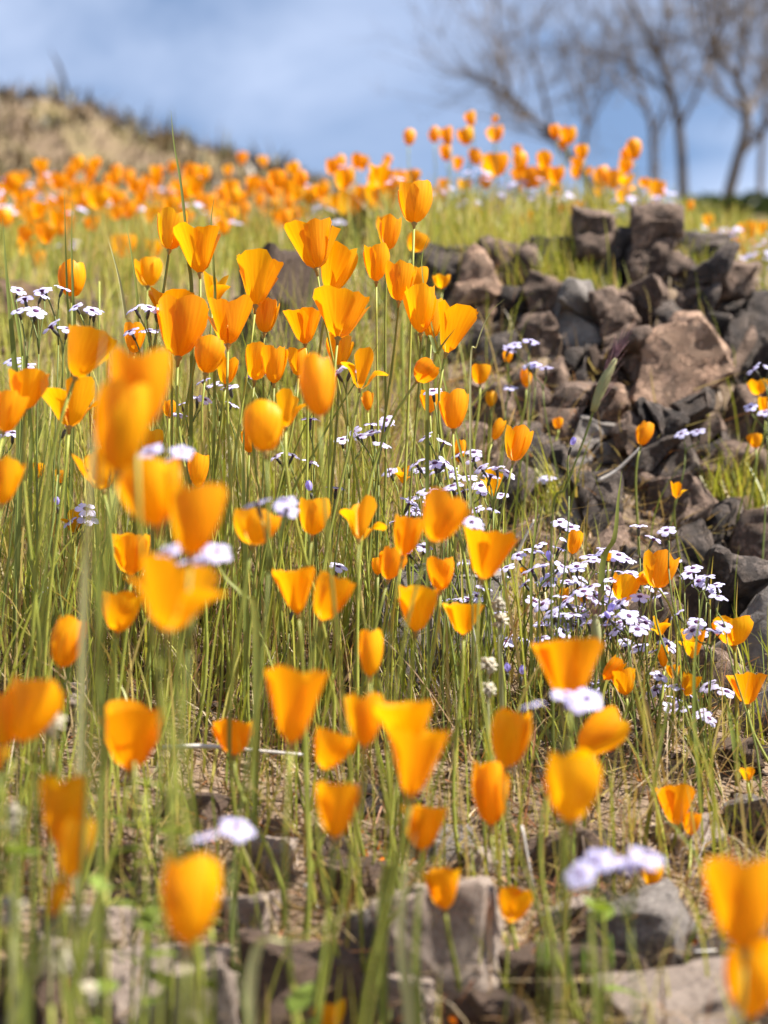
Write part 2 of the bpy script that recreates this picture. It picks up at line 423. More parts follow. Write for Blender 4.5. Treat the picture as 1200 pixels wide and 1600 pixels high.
# px, py, metres out, width px, height px, colour, spin
BLOCKS = [
 (745,468,1.78,85,110,'pink'),(700,440,1.88,60,70,'dark'),(800,485,1.76,100,90,'dark'),(800,430,1.86,70,60,'brown'),
 (842,540,1.68,110,110,'brown'),(850,470,1.78,70,80,'grey'),(905,505,1.70,95,115,'grey'),(908,572,1.63,85,80,'dark'),
 (962,500,1.70,60,120,'brown'),(1005,470,1.74,110,80,'brown'),(1000,415,1.86,75,110,'brown'),(935,405,1.90,60,90,'brown'),
 (1065,580,1.58,210,190,'pink'),(985,570,1.62,70,130,'brown'),(1090,470,1.76,90,110,'dark'),
 (1055,440,1.84,70,80,'brown'),(1135,478,1.80,90,70,'brown'),(1160,540,1.72,110,100,'dark'),(1120,510,1.72,80,70,'dark'),
 (1195,515,1.78,80,70,'brown'),(1200,570,1.7,80,90,'dark'),(955,640,1.56,80,90,'pink'),(930,705,1.50,140,120,'grey'),
 (1035,655,1.52,120,70,'dark'),(1040,720,1.50,130,100,'dark'),(880,650,1.58,90,110,'brown'),(835,620,1.60,90,110,'brown'),
 (790,560,1.68,90,110,'dark'),(770,640,1.62,80,90,'brown'),(840,700,1.55,100,80,'dark'),(905,790,1.44,170,130,'grey'),
 (1045,800,1.46,180,140,'brown'),(1000,760,1.48,80,90,'dark'),(1110,750,1.52,90,90,'brown'),(1095,690,1.56,80,80,'brown'),
 (1060,870,1.40,140,90,'dark'),(960,860,1.40,100,70,'brown'),(840,850,1.42,90,70,'dark'),(1150,930,1.32,120,120,'dark'),
 (1180,1010,1.26,140,150,'grey'),(1090,940,1.33,90,90,'brown'),(1130,1080,1.20,110,120,'brown'),(1190,1130,1.16,100,100,'grey'),(800,760,1.45,90,90,'dark'),(860,600,1.6,80,80,'brown'),(745,700,1.5,70,90,'brown'),(985,680,1.52,60,80,'brown'),(1000,900,1.36,90,70,'dark'),(1090,400,2.0,60,40,'dark'),
 (1165,650,1.66,90,80,'brown'),(1180,860,1.44,90,70,'brown'),(1120,830,1.46,70,60,'dark'),(720,540,1.74,80,80,'dark'),(690,1060,1.17,120,200,'grey'),
 (1030,990,1.28,120,80,'brown'),(980,420,1.86,60,80,'dark'),(880,420,1.92,70,60,'dark'),(1040,500,1.72,70,60,'dark'),
 (875,735,1.50,80,70,'dark'),(1075,630,1.56,60,60,'dark'),
]
def chunk_mesh(name, pts, mat, seed, rough=.0030):
    """hull of the given points, chipped and roughened (metres)"""
    bm = bmesh.new()
    for p in pts: bm.verts.new(p)
    bmesh.ops.convex_hull(bm, input=bm.verts)
    for v in [v for v in bm.verts if not v.link_faces]: bm.verts.remove(v)
    bmesh.ops.dissolve_limit(bm, angle_limit=math.radians(9), verts=bm.verts, edges=bm.edges)
    bmesh.ops.bevel(bm, geom=list(bm.edges), offset=.0012, segments=1, affect='EDGES', clamp_overlap=True)
    bmesh.ops.triangulate(bm, faces=bm.faces)
    for lim in (.03, .016, .009):
        le = [e for e in bm.edges if e.calc_length() > lim]
        if le and len(bm.faces) < 2600:
            bmesh.ops.subdivide_edges(bm, edges=le, cuts=1)
            bmesh.ops.triangulate(bm, faces=bm.faces)
    bm.normal_update()
    off = Vector((seed * 1.37, seed * .71, seed * 2.1))
    mv = []
    for v in bm.verts:
        q = v.co * 26 + off
        t = mnoise.noise(q * .8) * 3.2
        step = math.floor(t) + min(1, (t - math.floor(t)) * 3.5)          # broken ledges
        dsp = step * 1.1 - abs(mnoise.noise(q * 1.5)) * 1.6 + mnoise.noise(q * 2.2) * .75 + mnoise.noise(q * 5.0) * .35
        mv.append(v.normal * (dsp * rough))
    for v, m_ in zip(bm.verts, mv): v.co += m_
    me = bpy.data.meshes.new(name)
    bm.to_mesh(me); bm.free()
    me.materials.append(mat)
    for p in me.polygons: p.use_smooth = True
    try: me.set_sharp_from_angle(angle=math.radians(32))
    except Exception: pass
    return me
def clip(poly, nx_, ny_, c):
    out = []
    for i in range(len(poly)):
        p, q = poly[i], poly[(i + 1) % len(poly)]
        a_, b_ = p[0] * nx_ + p[1] * ny_ - c, q[0] * nx_ + q[1] * ny_ - c
        if a_ <= 0: out.append(p)
        if (a_ < 0 < b_) or (b_ < 0 < a_):
            t = a_ / (a_ - b_); out.append((p[0] + (q[0] - p[0]) * t, p[1] + (q[1] - p[1]) * t))
    return out
def ray_ground(px, py, d0=.6, d1=3.2):
    ds = np.arange(d0, d1, .01)
    q = np.array([list(P(px, py, e)) for e in ds])
    hit = np.nonzero(q[:, 2] < gz(q[:, 0], q[:, 1]))[0]
    return float(ds[hit[0]]) if len(hit) else d1
CELLS = []
for i, (px, py, d, w, h, c) in enumerate(BLOCKS):
    r = random.Random(900 + i)
    hw, hh = w * .92, h * .92
    poly = [(px - hw * r.uniform(.8, 1), py - hh * r.uniform(.8, 1)), (px + hw * r.uniform(.8, 1), py - hh * r.uniform(.7, 1)), (px + hw * r.uniform(.8, 1), py + hh), (px - hw * r.uniform(.8, 1), py + hh * r.uniform(.8, 1))]
    for j, (qx, qy, dq, w2, h2, _c) in enumerate(BLOCKS):
        if j == i: continue
        dx, dy = qx - px, qy - py
        k_ = (w + h)**1.6 / ((w + h)**1.6 + (w2 + h2)**1.6)               # bigger blocks take more room
        ax, ay = dx + .25 * dy + ((i * 7 + j * 7) % 5 - 2) * .06 * dy, dy * .72 + ((i * 3 + j * 3) % 7 - 3) * .07 * dx
        poly = clip(poly, ax, ay, ax * (px + dx * k_) + ay * (py + dy * k_))
        if len(poly) < 3: break
    if len(poly) < 3: continue
    d = min(d, ray_ground(px, py) - .012)
    gx = sum(p[0] for p in poly) / len(poly); gy = sum(p[1] for p in poly) / len(poly)
    cells = [poly]
    nsplit = 0 if c == 'pink' and w > 180 else r.choice((0, 1, 1, 2))
    for _ in range(nsplit):                                               # joints that cut a block
        big = max(cells, key=lambda q: max(p[0] for p in q) - min(p[0] for p in q) + max(p[1] for p in q) - min(p[1] for p in q))
        mx_, my_ = sum(p[0] for p in big) / len(big), sum(p[1] for p in big) / len(big)
        an = r.choice((0.15, 1.35, .75, 2.5)) + r.uniform(-.3, .3)
        nx_, ny_ = math.cos(an), math.sin(an)
        cc = nx_ * (mx_ + r.uniform(-6, 6)) + ny_ * (my_ + r.uniform(-6, 6))
        a1, a2 = clip(big, nx_, ny_, cc), clip(big, -nx_, -ny_, -cc)
        if len(a1) > 2 and len(a2) > 2:
            cells.remove(big); cells += [a1, a2]
    ta, tb = r.uniform(-.030, .030), r.uniform(-.012, .034)
    d0 = d - .016 + r.uniform(-.016, .016)
    for q in cells: CELLS.append((q, gx, gy, hw, hh, d0 + r.uniform(-.012, .014), ta + r.uniform(-.014, .014), tb + r.uniform(-.012, .012), c if r.random() < .8 else r.choice(('dark', 'brown'))))
for i, (poly, gx, gy, hw, hh, dd, ta, tb, c) in enumerate(CELLS):
    r = random.Random(2900 + i)
    cx_ = sum(p[0] for p in poly) / len(poly); cy_ = sum(p[1] for p in poly) / len(poly)
    cen = P(cx_, cy_, dd + .03)
    plane = lambda x, y: dd + ta * (x - gx) / hw + tb * (gy - y) / hh     # leans back towards its top
    pts = []
    for (x, y) in poly:
        x_, y_ = cx_ + (x - cx_) * 1.07, cy_ + (y - cy_) * 1.07           # neighbours bite into each other
        e = plane(x_, y_) + r.uniform(-.002, .007)
        pts.append(P(x_, y_, e) - cen)
        pts.append(P(x_, y_, e + .10) - cen)
    for _ in range(r.choice((0, 1, 1, 2))):
        k1 = r.uniform(-.5, .5)
        p_ = r.choice(poly)
        x, y = cx_ + (p_[0] - cx_) * abs(k1), cy_ + (p_[1] - cy_) * abs(k1)
        pts.append(P(x, y, plane(x, y) - r.uniform(.002, .013)) - cen)
    link('block', chunk_mesh('block', pts, ROCK[c], i), outcrop, cen - OCL)

# loose stones: px, py, d, w, h, colour, label
STONES = [
 (428,455,1.70,92,250,'brown','rounded brown boulder standing among the poppies up the slope'),
 (440,520,1.72,130,150,'brown','brown boulder half hidden behind in-focus poppies'),
 (35,455,1.95,110,60,'pink','pinkish stone among lavender flowers and grass'),
 (150,480,1.90,90,60,'brown','brown stone in a grassy gap below the poppy drift'),
 (560,355,2.35,110,60,'dark','dark stone on the grassy brow under the skyline poppies'),
 (470,590,1.66,110,60,'dark','dark flat stone in shade behind poppy stems'),
 (330,950,1.25,110,70,'brown','small brown stone deep in the grass stems'),
 (90,1090,1.08,150,50,'pale','flat pale stone under the poppies at the grassy foot'),
 (1185,1285,.99,100,90,'grey','grey angular stone with a sharp lit top edge'),
 (1080,1320,.97,120,80,'pale','pale stone beside the sharp grey angular stone'),
 (1010,1460,.84,210,120,'grey','broad grey stone behind the large blurred lavender flower'),
 (1060,1580,.76,240,110,'pale','big pale tan stone lying in front of the broad grey stone'),
 (880,1380,.92,130,80,'brown','brown stone by a tuft of dry stalks'),
 (710,1490,.80,170,210,'pale','tall pinkish-pale stone leaning among green blades'),
 (590,1480,.82,90,130,'grey','narrow blue-grey stone beside the tall pale stone'),
 (470,1540,.77,190,150,'brown','dark brown stone in shade in the stony foreground'),
 (230,1540,.76,170,160,'pale','pale flat stone in the leafy foreground'),
 (320,1570,.75,120,120,'pale','tan stone beside the pale flat stone'),
 (150,1450,.82,150,80,'pale','grey-tan stone near the fallen hanging petals'),
 (410,1360,.90,120,90,'pale','buff stone by scattered orange fallen petals'),
 (560,1410,.88,120,70,'brown','low brown stone beneath a grey twig'),
 (840,1520,.79,140,90,'brown','dark stone beside lime green seed pods'),
 (950,1520,.79,110,70,'brown','dark chipped stone wedged under the broad grey stone'),
 (780,1590,.76,110,70,'brown','brown stone beside fallen orange petals in front'),
 (1140,1545,.80,120,90,'dark','dark stone in the hollow behind the lowest poppies'),
 (40,1560,.74,140,120,'brown','brown stone under blurred grass tufts'),
 (690,1330,.94,120,70,'grey','grey stone between blurred poppy cups'),
 (300,1270,.96,110,60,'brown','brown stone under the leafy green plant'),
 (560,1250,.99,100,50,'dark','dark stone at the base of the grass stand'),
 (1130,1200,1.08,110,60,'brown','brown stone at the foot of the outcrop'),
 (1165,800,1.57,90,45,'pink','pinkish stone on the bare patch beside the outcrop'),
 (1150,870,1.50,60,45,'pink','small reddish stone on the bare patch beside the outcrop'),
 (100,1500,.79,130,80,'pale','pale stone below the green small-leaved weed'),(390,1460,.84,110,70,'pale','pale stone between the large barrel poppy and the aslant blade'),(640,1560,.77,110,70,'pale','tan stone at the base of the tall pale stone'),(880,1460,.85,100,60,'pale','light stone under lime green pods'),(530,1350,.92,90,50,'brown','flat brown stone near the round blurred poppy'),(770,1350,.92,90,50,'pale','flat pale stone near the tall closed barrel poppy'),(180,1360,.89,90,50,'brown','brown stone behind hanging petals'),(960,1390,.91,100,60,'pale','pale stone behind the violet-white flower'),
]
for i, (px, py, d, w, h, c, lab) in enumerate(STONES):
    r = random.Random(300 + i)
    me = rock_mesh('stone', 140 + i, ROCK[c], npts=28 if i == 0 else r.choice([13, 15, 20]), rough=0.045)
    p = P(px, py, d)
    sx, sz = w * d / FPX * 1.1, h * d / FPX * 1.1
    z = g1(p.x, p.y + sx * .3)
    p.z = min(p.z, z + sz * .46)
    p.z = max(p.z, z - sz * .1)
    rot = Quaternion((0, 1, 0), r.uniform(-.25, .25) if i else .06) @ Quaternion((0, 0, 1), r.uniform(0, 6.28))
    o = link('stone', me, None, p, rot, (sx, min(sx * 1.2, (sx + sz) * .5), sz))
    tag(o, lab, 'stone', 'loose stones on the slope')

# gravel: uncountable small chips
def scatter(n, x0, x1, y0, y1):
    return rng.uniform(x0, x1, n), rng.uniform(y0, y1, n)
def chips(name, n, x0, x1, y0, y1, s0, s1, mat, label):
    X, Y = scatter(n, x0, x1, y0, y1)
    Z = gz(X, Y)
    base = np.array([[-1,-.7,-.4],[.9,-.8,-.5],[1,.8,-.4],[-.8,.9,-.5],[-.6,-.5,.5],[.5,-.4,.6],[.6,.5,.4],[-.5,.6,.55]])
    fc = np.array([[3,2,1,0],[4,5,6,7],[0,1,5,4],[1,2,6,5],[2,3,7,6],[3,0,4,7]])
    V = np.empty((n, 8, 3)); 
    s = s0 + (s1 - s0) * rng.random(n)**3
    th = rng.uniform(0, 6.28, n); c_, s_ = np.cos(th), np.sin(th)
    b = base[None] * rng.uniform(.6, 1.2, (n, 8, 1)) * s[:, None, None] * np.stack([np.ones(n), rng.uniform(.5, 1, n), rng.uniform(.4, .9, n)], 1)[:, None, :]
    V[:, :, 0] = b[:, :, 0] * c_[:, None] - b[:, :, 1] * s_[:, None] + X[:, None]
    V[:, :, 1] = b[:, :, 0] * s_[:, None] + b[:, :, 1] * c_[:, None] + Y[:, None]
    V[:, :, 2] = b[:, :, 2] + Z[:, None] + s[:, None] * .2
    F = (fc[None] + (np.arange(n) * 8)[:, None, None]).reshape(-1, 4)
    o = mesh_obj(name, V.reshape(-1, 3).tolist(), F.tolist(), mat, smooth=False)
    return tag(o, label, 'gravel', kind='stuff')
chips('gravel', 5200, -.6, .8, .5, 1.9, .0015, .012, ROCK['brown'], 'small brown gravel chips strewn over the slope')
chips('rubble', 1500, .1, .8, .6, 1.9, .003, .017, ROCK['dark'], 'dark rock rubble below the outcrop')

# ------------------------------------------------------------------ grass (uncountable)
def blades(name, X, Y, H, W, cols, lean, mat, label, cat, seg=5, curl=0.35, zoff=-.004, kind='stuff'):
    n = len(X)
    Z = gz(X, Y) + zoff
    t = np.linspace(0, 1, seg + 1)
    th = rng.uniform(0, 2 * np.pi, n)
    ld = rng.uniform(0, 2 * np.pi, n)
    la = lean * np.abs(rng.normal(0, 1, n)) * H
    cu = curl * np.abs(rng.normal(0, 1, n)) * H
    cd = ld + rng.normal(0, .7, n)
    cx = X[:, None] + np.cos(ld)[:, None] * la[:, None] * t + np.cos(cd)[:, None] * cu[:, None] * t**3
    cy = Y[:, None] + np.sin(ld)[:, None] * la[:, None] * t + np.sin(cd)[:, None] * cu[:, None] * t**3
    cz = Z[:, None] + H[:, None] * t - (cu[:, None]**2 / np.maximum(H[:, None], 1e-4)) * .6 * t**4
    prof = np.sqrt(np.clip(1 - t**2.2, 0, 1)) * .9 + .1 * (1 - t)
    wx = np.cos(th)[:, None] * W[:, None] * prof * .5
    wy = np.sin(th)[:, None] * W[:, None] * prof * .5
    V = np.empty((n, seg + 1, 2, 3))
    V[:, :, 0, 0] = cx - wx; V[:, :, 0, 1] = cy - wy; V[:, :, 0, 2] = cz
    V[:, :, 1, 0] = cx + wx; V[:, :, 1, 1] = cy + wy; V[:, :, 1, 2] = cz
    idx = np.arange(n * (seg + 1) * 2).reshape(n, seg + 1, 2)
    F = np.stack([idx[:, :-1, 0], idx[:, :-1, 1], idx[:, 1:, 1], idx[:, 1:, 0]], -1).reshape(-1, 4)
    C = np.ones((n, seg + 1, 2, 4), np.float32)
    C[..., :3] = cols[:, None, None, :]
    me = bpy.data.meshes.new(name)
    nv, nf = V.size // 3, len(F)
    me.vertices.add(nv); me.vertices.foreach_set('co', V.astype(np.float32).ravel())
    me.loops.add(nf * 4); me.loops.foreach_set('vertex_index', F.astype(np.int32).ravel())
    me.polygons.add(nf); me.polygons.foreach_set('loop_start', np.arange(0, nf * 4, 4, dtype=np.int32))
    me.polygons.foreach_set('loop_total', np.full(nf, 4, np.int32))
    me.polygons.foreach_set('use_smooth', np.ones(nf, bool))
    at = me.color_attributes.new('Col', 'FLOAT_COLOR', 'POINT')
    at.data.foreach_set('color', C.ravel())
    me.update(calc_edges=True)
    me.materials.append(mat)
    o = bpy.data.objects.new(name, me); COL.objects.link(o)
    return tag(o, label, cat, kind=kind)

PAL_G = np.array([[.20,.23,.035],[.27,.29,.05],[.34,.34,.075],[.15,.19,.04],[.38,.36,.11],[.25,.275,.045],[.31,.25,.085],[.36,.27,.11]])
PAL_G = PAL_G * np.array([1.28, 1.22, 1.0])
PAL_S = np.array([[.44,.33,.17],[.34,.23,.12],[.52,.42,.26],[.24,.15,.085],[.40,.26,.15],[.30,.13,.06],[.17,.11,.07]])
def pick(pal, n, jit=.12):
    c = pal[rng.integers(0, len(pal), n)]
    return c * rng.uniform(1 - jit, 1 + jit, (n, 1))
def grassfield(name, n, box, hmul, w0, w1, pal, label, thr=0.0, lean=.12, curl=.18, power=1.0, hmin=.35, seg=5, clump=26):
    X, Y = scatter(n, *box)
    D, H = gattr(X, Y)
    cl = .5 + .5 * np.sin(X * clump + 1.3 * np.sin(Y * 17)) * np.sin(Y * clump * .9 + 1.7 * np.sin(X * 13))
    keep = rng.random(n) < np.clip(D - thr, 0, 1)**power * (.35 + .9 * cl)
    X, Y, H = X[keep], Y[keep], H[keep]
    m = len(X)
    H = H * hmul * (hmin + (1 - hmin) * rng.random(m)**.7)
    W = rng.uniform(w0, w1, m)
    return blades(name, X, Y, H, W, pick(pal, m), lean, M['grass'], label, 'grass', seg=seg, curl=curl)
grassfield('grass', 15000, (-.75, .75, .52, 1.75), 1.05, .0010, .0026, PAL_G, 'slender green grass and stems standing thick among the poppies', power=1.5, seg=6)
grassfield('fine_grass', 14000, (-.75, .75, .52, 1.75), .55, .0007, .0015, PAL_G, 'short fine green grass under the poppies', power=1.2, lean=.3, curl=.3, hmin=.2)
grassfield('dry_grass', 15000, (-.75, .85, .52, 1.9), .6, .0007, .0016, PAL_S, 'dry straw coloured grass stalks low among the green', power=.45, lean=.5, curl=.4, hmin=.2)
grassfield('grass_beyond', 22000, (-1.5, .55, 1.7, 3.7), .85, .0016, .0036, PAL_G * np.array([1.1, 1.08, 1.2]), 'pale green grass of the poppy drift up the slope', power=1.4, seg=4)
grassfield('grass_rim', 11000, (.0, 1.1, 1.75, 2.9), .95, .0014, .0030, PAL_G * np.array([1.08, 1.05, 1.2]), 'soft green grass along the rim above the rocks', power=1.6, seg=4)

# clumps of grass rooted in the rock
def tuft(px, py, d, hpx, label, n=70):
    r = random.Random(int(px * 7 + py))
    foot = P(px, py, min(d, ray_ground(px, py) - .035))
    V, F, C = [], [], []
    for k in range(n):
        a, le = r.uniform(0, 6.28), r.uniform(.05, .55)
        H = hpx * d / FPX * r.uniform(.45, 1.1)
        b0 = Vector((r.gauss(0, .012), r.gauss(0, .008), -.01))
        dv = Vector((math.cos(a) * le, math.sin(a) * le, 1))
        w = Vector((math.cos(a + 1.3), math.sin(a + 1.3), 0)) * r.uniform(.0008, .0016)
        c = PAL_G[r.randrange(len(PAL_G))] * r.uniform(.8, 1.15)
        b = len(V)
        for i in range(5):
            t = i / 4
            p = b0 + dv * (H * t) + Vector((math.cos(a), math.sin(a), -.5)) * (H * le * .5 * t * t)
            V += [p - w * (1 - t * .95), p + w * (1 - t * .95)]; C += [(*c, 1)] * 2
        F += [(b + 2 * i, b + 2 * i + 1, b + 2 * i + 3, b + 2 * i + 2) for i in range(4)]
    o = mesh_obj('grass_tuft', V, F, M['grass'], cols=C); o.location = foot
    tag(o, label, 'grass tuft', 'grass tufts rooted in the rocks')
for px, py, d, h in [(715,425,1.93,80),(745,415,1.95,90),(780,420,1.93,80),(815,425,1.90,90),(850,440,1.85,80),(880,450,1.82,75),(905,455,1.80,60),(835,410,1.93,90),(930,440,1.82,50),(765,395,2.0,80),(870,405,1.95,80),(960,380,2.0,60),(1035,395,1.95,50),(690,410,1.95,90),(730,440,1.88,95),(800,445,1.86,95),(825,460,1.82,85),(860,425,1.88,90),(900,420,1.9,80),(760,450,1.85,60),(1080,420,1.88,60),(1120,440,1.85,60),(1160,455,1.84,60),(1190,470,1.84,60),(985,375,2.0,60)]:
    tuft(px, py, d, h, 'green grass tuft hanging from the top edge of the outcrop')
for px, py, d, h in [(1125,770,1.52,80),(1150,780,1.53,95),(1172,770,1.55,85),(1192,790,1.55,80),(1140,740,1.55,70),(1185,740,1.57,70)]:
    tuft(px, py, d, h, 'green grass tuft on the bare patch beside the outcrop')
for px, py, d, h in [(868,772,1.42,110),(850,790,1.40,90),(885,765,1.43,70)]:
    tuft(px, py, d, h, 'upright grass tuft growing beside the smooth grey rock', 22)

# straw litter lying on the soil
def litter(n):
    X, Y = scatter(n, -.6, .7, .5, 1.6)
    H = rng.uniform(.003, .018, n)
    o = blades('straw_litter', X, Y, H, rng.uniform(.0008, .0026, n), pick(PAL_S, n, .3), 3.2, M['grass'], 'dry straw litter and dead stalks lying on the soil', 'straw', seg=3, curl=.8, zoff=.002)
litter(34000)

# tufts on the far hill
Xh, Yh = scatter(9000, -5.5, -.2, 4.2, 7.6)
Hh = rng.uniform(.02, .10, 9000) * (1 + (rng.random(9000) < .04) * 1.5)
blades('hill_grass', Xh, Yh, Hh, rng.uniform(.01, .03, 9000), pick(np.array([[.135,.09,.05],[.10,.07,.042],[.13,.112,.042],[.17,.12,.07],[.07,.047,.032]]), 9000), .25, M['grass'], 'brown and olive dry grass on the hill behind', 'grass', seg=3)

# ------------------------------------------------------------------ poppies
def petal_mesh(name, open_, half, ripple, seed, topdrop=.2, nu=8, nv=8, flare=0.0, mat=None):
    """one petal of a cup one unit tall, opening angle open_ (0 closed barrel .. 1 wide funnel)"""
    r = random.Random(seed)
    ph1, ph2, skew = r.uniform(0, 6.28), r.uniform(0, 6.28), r.uniform(-.11, .11)
    edge = r.choice((-1, 1)) * r.uniform(.5, 1.2)
    V, F, UV = [], [], []
    for j in range(nv + 1):
        for i in range(nu + 1):
            u = -1 + 2 * i / nu
            v = j / nv
            top = 1 - topdrop * abs(u)**2.6 + ripple * .55 * math.sin(u * 4.4 + ph1) + ripple * .35 * math.sin(u * 9 + ph2) + skew * u
            vv = v * (1 + (top - 1) * v)
            vc = min(max(vv, 0), 1.15)
            rc = 0.40 * (1 - (1 - min(vc, 1))**2.3)**0.50 - 0.13 * max(0, vc - .55)**1.5 * 2.2
            ro = 0.06 + 0.34 * (1 - (1 - min(vc, 1))**2)**.44 + (.26 + flare) * vc**1.7
            rad = rc + (ro - rc) * open_
            zz = vc * (1 - .10 * max(open_, 0) * vc) - max(0, open_ - .9) * .55 * vc**2
            w = half * (0.66 + 0.34 * math.sin(min(1, vc * 1.15) * math.pi / 2))
            a = u * w
            # petals curl less than the ring they stand on when they open
            rr = rad * (1 + ripple * .35 * vc * math.sin(u * 6 + ph2)) + .012 * math.sin(u * 3 + ph1) * vc
            rr += .07 * abs(u)**4 * vc * (1 if u > 0 else -.55) * edge
            k = 1 - .25 * max(open_, 0) * (1 - math.cos(a))
            V.append((math.cos(a) * rr * k, math.sin(a) * rr, zz + .02 * math.cos(a)))
            UV.append((.5 + u * .5, v))
    for j in range(nv):
        for i in range(nu):
            a = j * (nu + 1) + i
            F.append((a, a + 1, a + nu + 2, a + nu + 1))
    me = bpy.data.meshes.new(name)
    me.from_pydata(V, [], F)
    ul = me.uv_layers.new(name='UVMap')
    uvs = np.array(UV, np.float32)
    li = np.empty(len(me.loops), np.int32); me.loops.foreach_get('vertex_index', li)
    ul.data.foreach_set('uv', uvs[li].ravel())
    me.polygons.foreach_set('use_smooth', [True] * len(me.polygons))
    me.materials.append(mat or M['petal'])
    me.update()
    return me

# a form is a list of variants; a variant is a list of (petal mesh, azimuth)
FORMS = {}
def build_form(key, nvar, op, half, ripple, jit, topdrop=.2, flare=0., flop=0.0):
    FORMS[key] = []
    for q in range(nvar):
        r = random.Random(hash_(key) + q)
        pet = []
        for k in range(4):
            o = op + r.uniform(-jit, jit) + (flop if (k == q % 4 or k == (q + 2) % 4 and r.random() < .4) else 0)
            me = petal_mesh('petal', o, half * r.uniform(.92, 1.06), ripple, hash_(key) * 7 + q * 13 + k, topdrop, flare=flare)
            pet.append((me, k * math.pi / 2 + r.uniform(-.12, .12), .93 if k % 2 else 1.05))
        mx = max(max(abs((Matrix.Rotation(a, 3, 'Z') @ v.co).x) for v in me.vertices) * s for me, a, s in pet)
        mz = max(max(v.co.z for v in me.vertices) for me, a, s in pet)
        FORMS[key].append((pet, 2 * mx, mz))
def hash_(s): return sum(ord(c) * (i + 3) for i, c in enumerate(s))
build_form('O', 8, .90, 1.00, .075, .15, .18, flare=.04)           # wide funnel
build_form('C', 8, .40, 1.06, .060, .15, .20)                       # half open tulip
build_form('B', 6, .02, 1.22, .030, .05, .26)                       # closed barrel
build_form('S', 6, .85, .80, .050, .22, .26, flop=.65)              # petals spread apart
build_form('R', 5, .62, 1.15, .035, .10, .30)                       # rounded bowl

def cone_mesh():
    V, F = tube([Vector((0, 0, -.16)), Vector((0, 0, -.05)), Vector((0, 0, .0)), Vector((0, 0, .03))], [.028, .045, .085, .06], 8)
    me = bpy.data.meshes.new('receptacle'); me.from_pydata(V, [], F); me.materials.append(M['receptacle'])
    for p in me.polygons: p.use_smooth = True
    return me
RECEP = cone_mesh()
def stamen_mesh():
    parts = []
    r = random.Random(5)
    for k in range(14):
        a = k * 2.4; q = r.uniform(.03, .13)
        parts.append(tube([Vector((0, 0, .03)), Vector((math.cos(a) * q * .5, math.sin(a) * q * .5, .2)), Vector((math.cos(a) * q, math.sin(a) * q, r.uniform(.3, .42)))], [.012, .012, .022], 4))
    V, F = merge(parts)
    me = bpy.data.meshes.new('stamens'); me.from_pydata(V, [], F); me.materials.append(M['stamen'])
    return me
STAM = stamen_mesh()

FORM_WORD = {'O': 'wide open', 'C': 'half open', 'B': 'closed barrel shaped', 'S': 'spread petalled', 'R': 'rounded bowl shaped'}
def lean_word(t):
    return 'rock-side leaning ' if t > 14 else ('outward leaning ' if t < -14 else '')
AREA_TXT = {
 'front': 'rising from the stony foot of the slope', 'stand': 'in the dense stand of green stems', 'gilia': 'beside the thick lavender flower patch',
 'rock': 'growing in front of the rock outcrop', 'rim': 'on the grassy rim above the rocks', 'drift': 'in the orange drift up the grassy slope', 'brow': 'on the brow, against the sky'}
HANDLES = [('trumpet shaped orange poppy standing','the trumpet shaped poppy'),('wide flaring poppy above','the wide flaring poppy'),('overhanging the rocks','the poppy overhanging the rocks'),('broad fan shaped poppy in','the broad fan shaped poppy'),
 ('sharp funnel shaped','the even rimmed funnel poppy'),('big ribbed bowl','the big ribbed poppy'),('oval closed','the oval closed poppy'),('soft open poppy leaning','the soft leaning poppy'),('topmost of the tall','the topmost blurred poppy'),
 ('lowest large blurred','the lowest poppy of the blurred group'),('big blurred spread poppy under','the big blurred spread poppy'),('bright yellow-orange cup','the yellow-orange cup poppy'),('narrow closed poppy leaning','the narrow closed leaning poppy'),
 ('large round many-folded','the many-folded round poppy'),('small bright yellow bowl','the bright yellow bowl poppy'),('large blurred trumpet','the blurred trumpet poppy'),('blurred shaggy open','the shaggy open poppy'),('tall closed barrel poppy','the tall closed barrel poppy'),
 ('largest egg','the largest egg shaped poppy'),('large two-toned','the two-toned poppy'),('soft blurred poppy bending','the soft bending poppy'),('open poppy with pointed','the poppy with pointed side petal'),('round scallop','the scallop edged poppy'),
 ('small triangular poppy beneath','the triangular poppy'),('slim yellow closed','the slim yellow closed poppy'),('small lavender bud at','the poppy with a bud at its base'),('crumpled poppy','the crumpled poppy'),('tall smooth closed','the tall smooth barrel poppy'),
 ('plump closed','the plump closed poppy'),('forming a V','the V shaped poppy'),('sharp half open poppy standing alone','the lone poppy before the rocks'),('sharp upright poppy','the skyline poppy'),('one upright petal','the poppy with one upright petal'),
 ('narrow upright poppy','the narrow upright poppy'),('cup poppy with a side bud','the cup poppy with side bud'),('tall rimmed cup','the tall rimmed cup poppy'),('flared poppy at the patch','the flared poppy at the patch edge'),('split petalled','the split petalled poppy'),('blurred round poppy above the tall pale','the round poppy over the pale stone')]
NAMED, AUTO = [], []
def relation(p, q):
    d = p - q
    if abs(d.y) > .09 and abs(d.y) > abs(d.z) and abs(d.y) > abs(d.x): return 'farther up the slope than' if d.y > 0 else 'down the slope from'
    if abs(d.z) > abs(d.x) and abs(d.z) > .02: return 'held higher than' if d.z > 0 else 'held lower than'
    return ('on the rock side of' if d.x > 0 else 'on the side away from the rocks from') if abs(d.x) > .05 else 'close beside'
poppy_n = 0
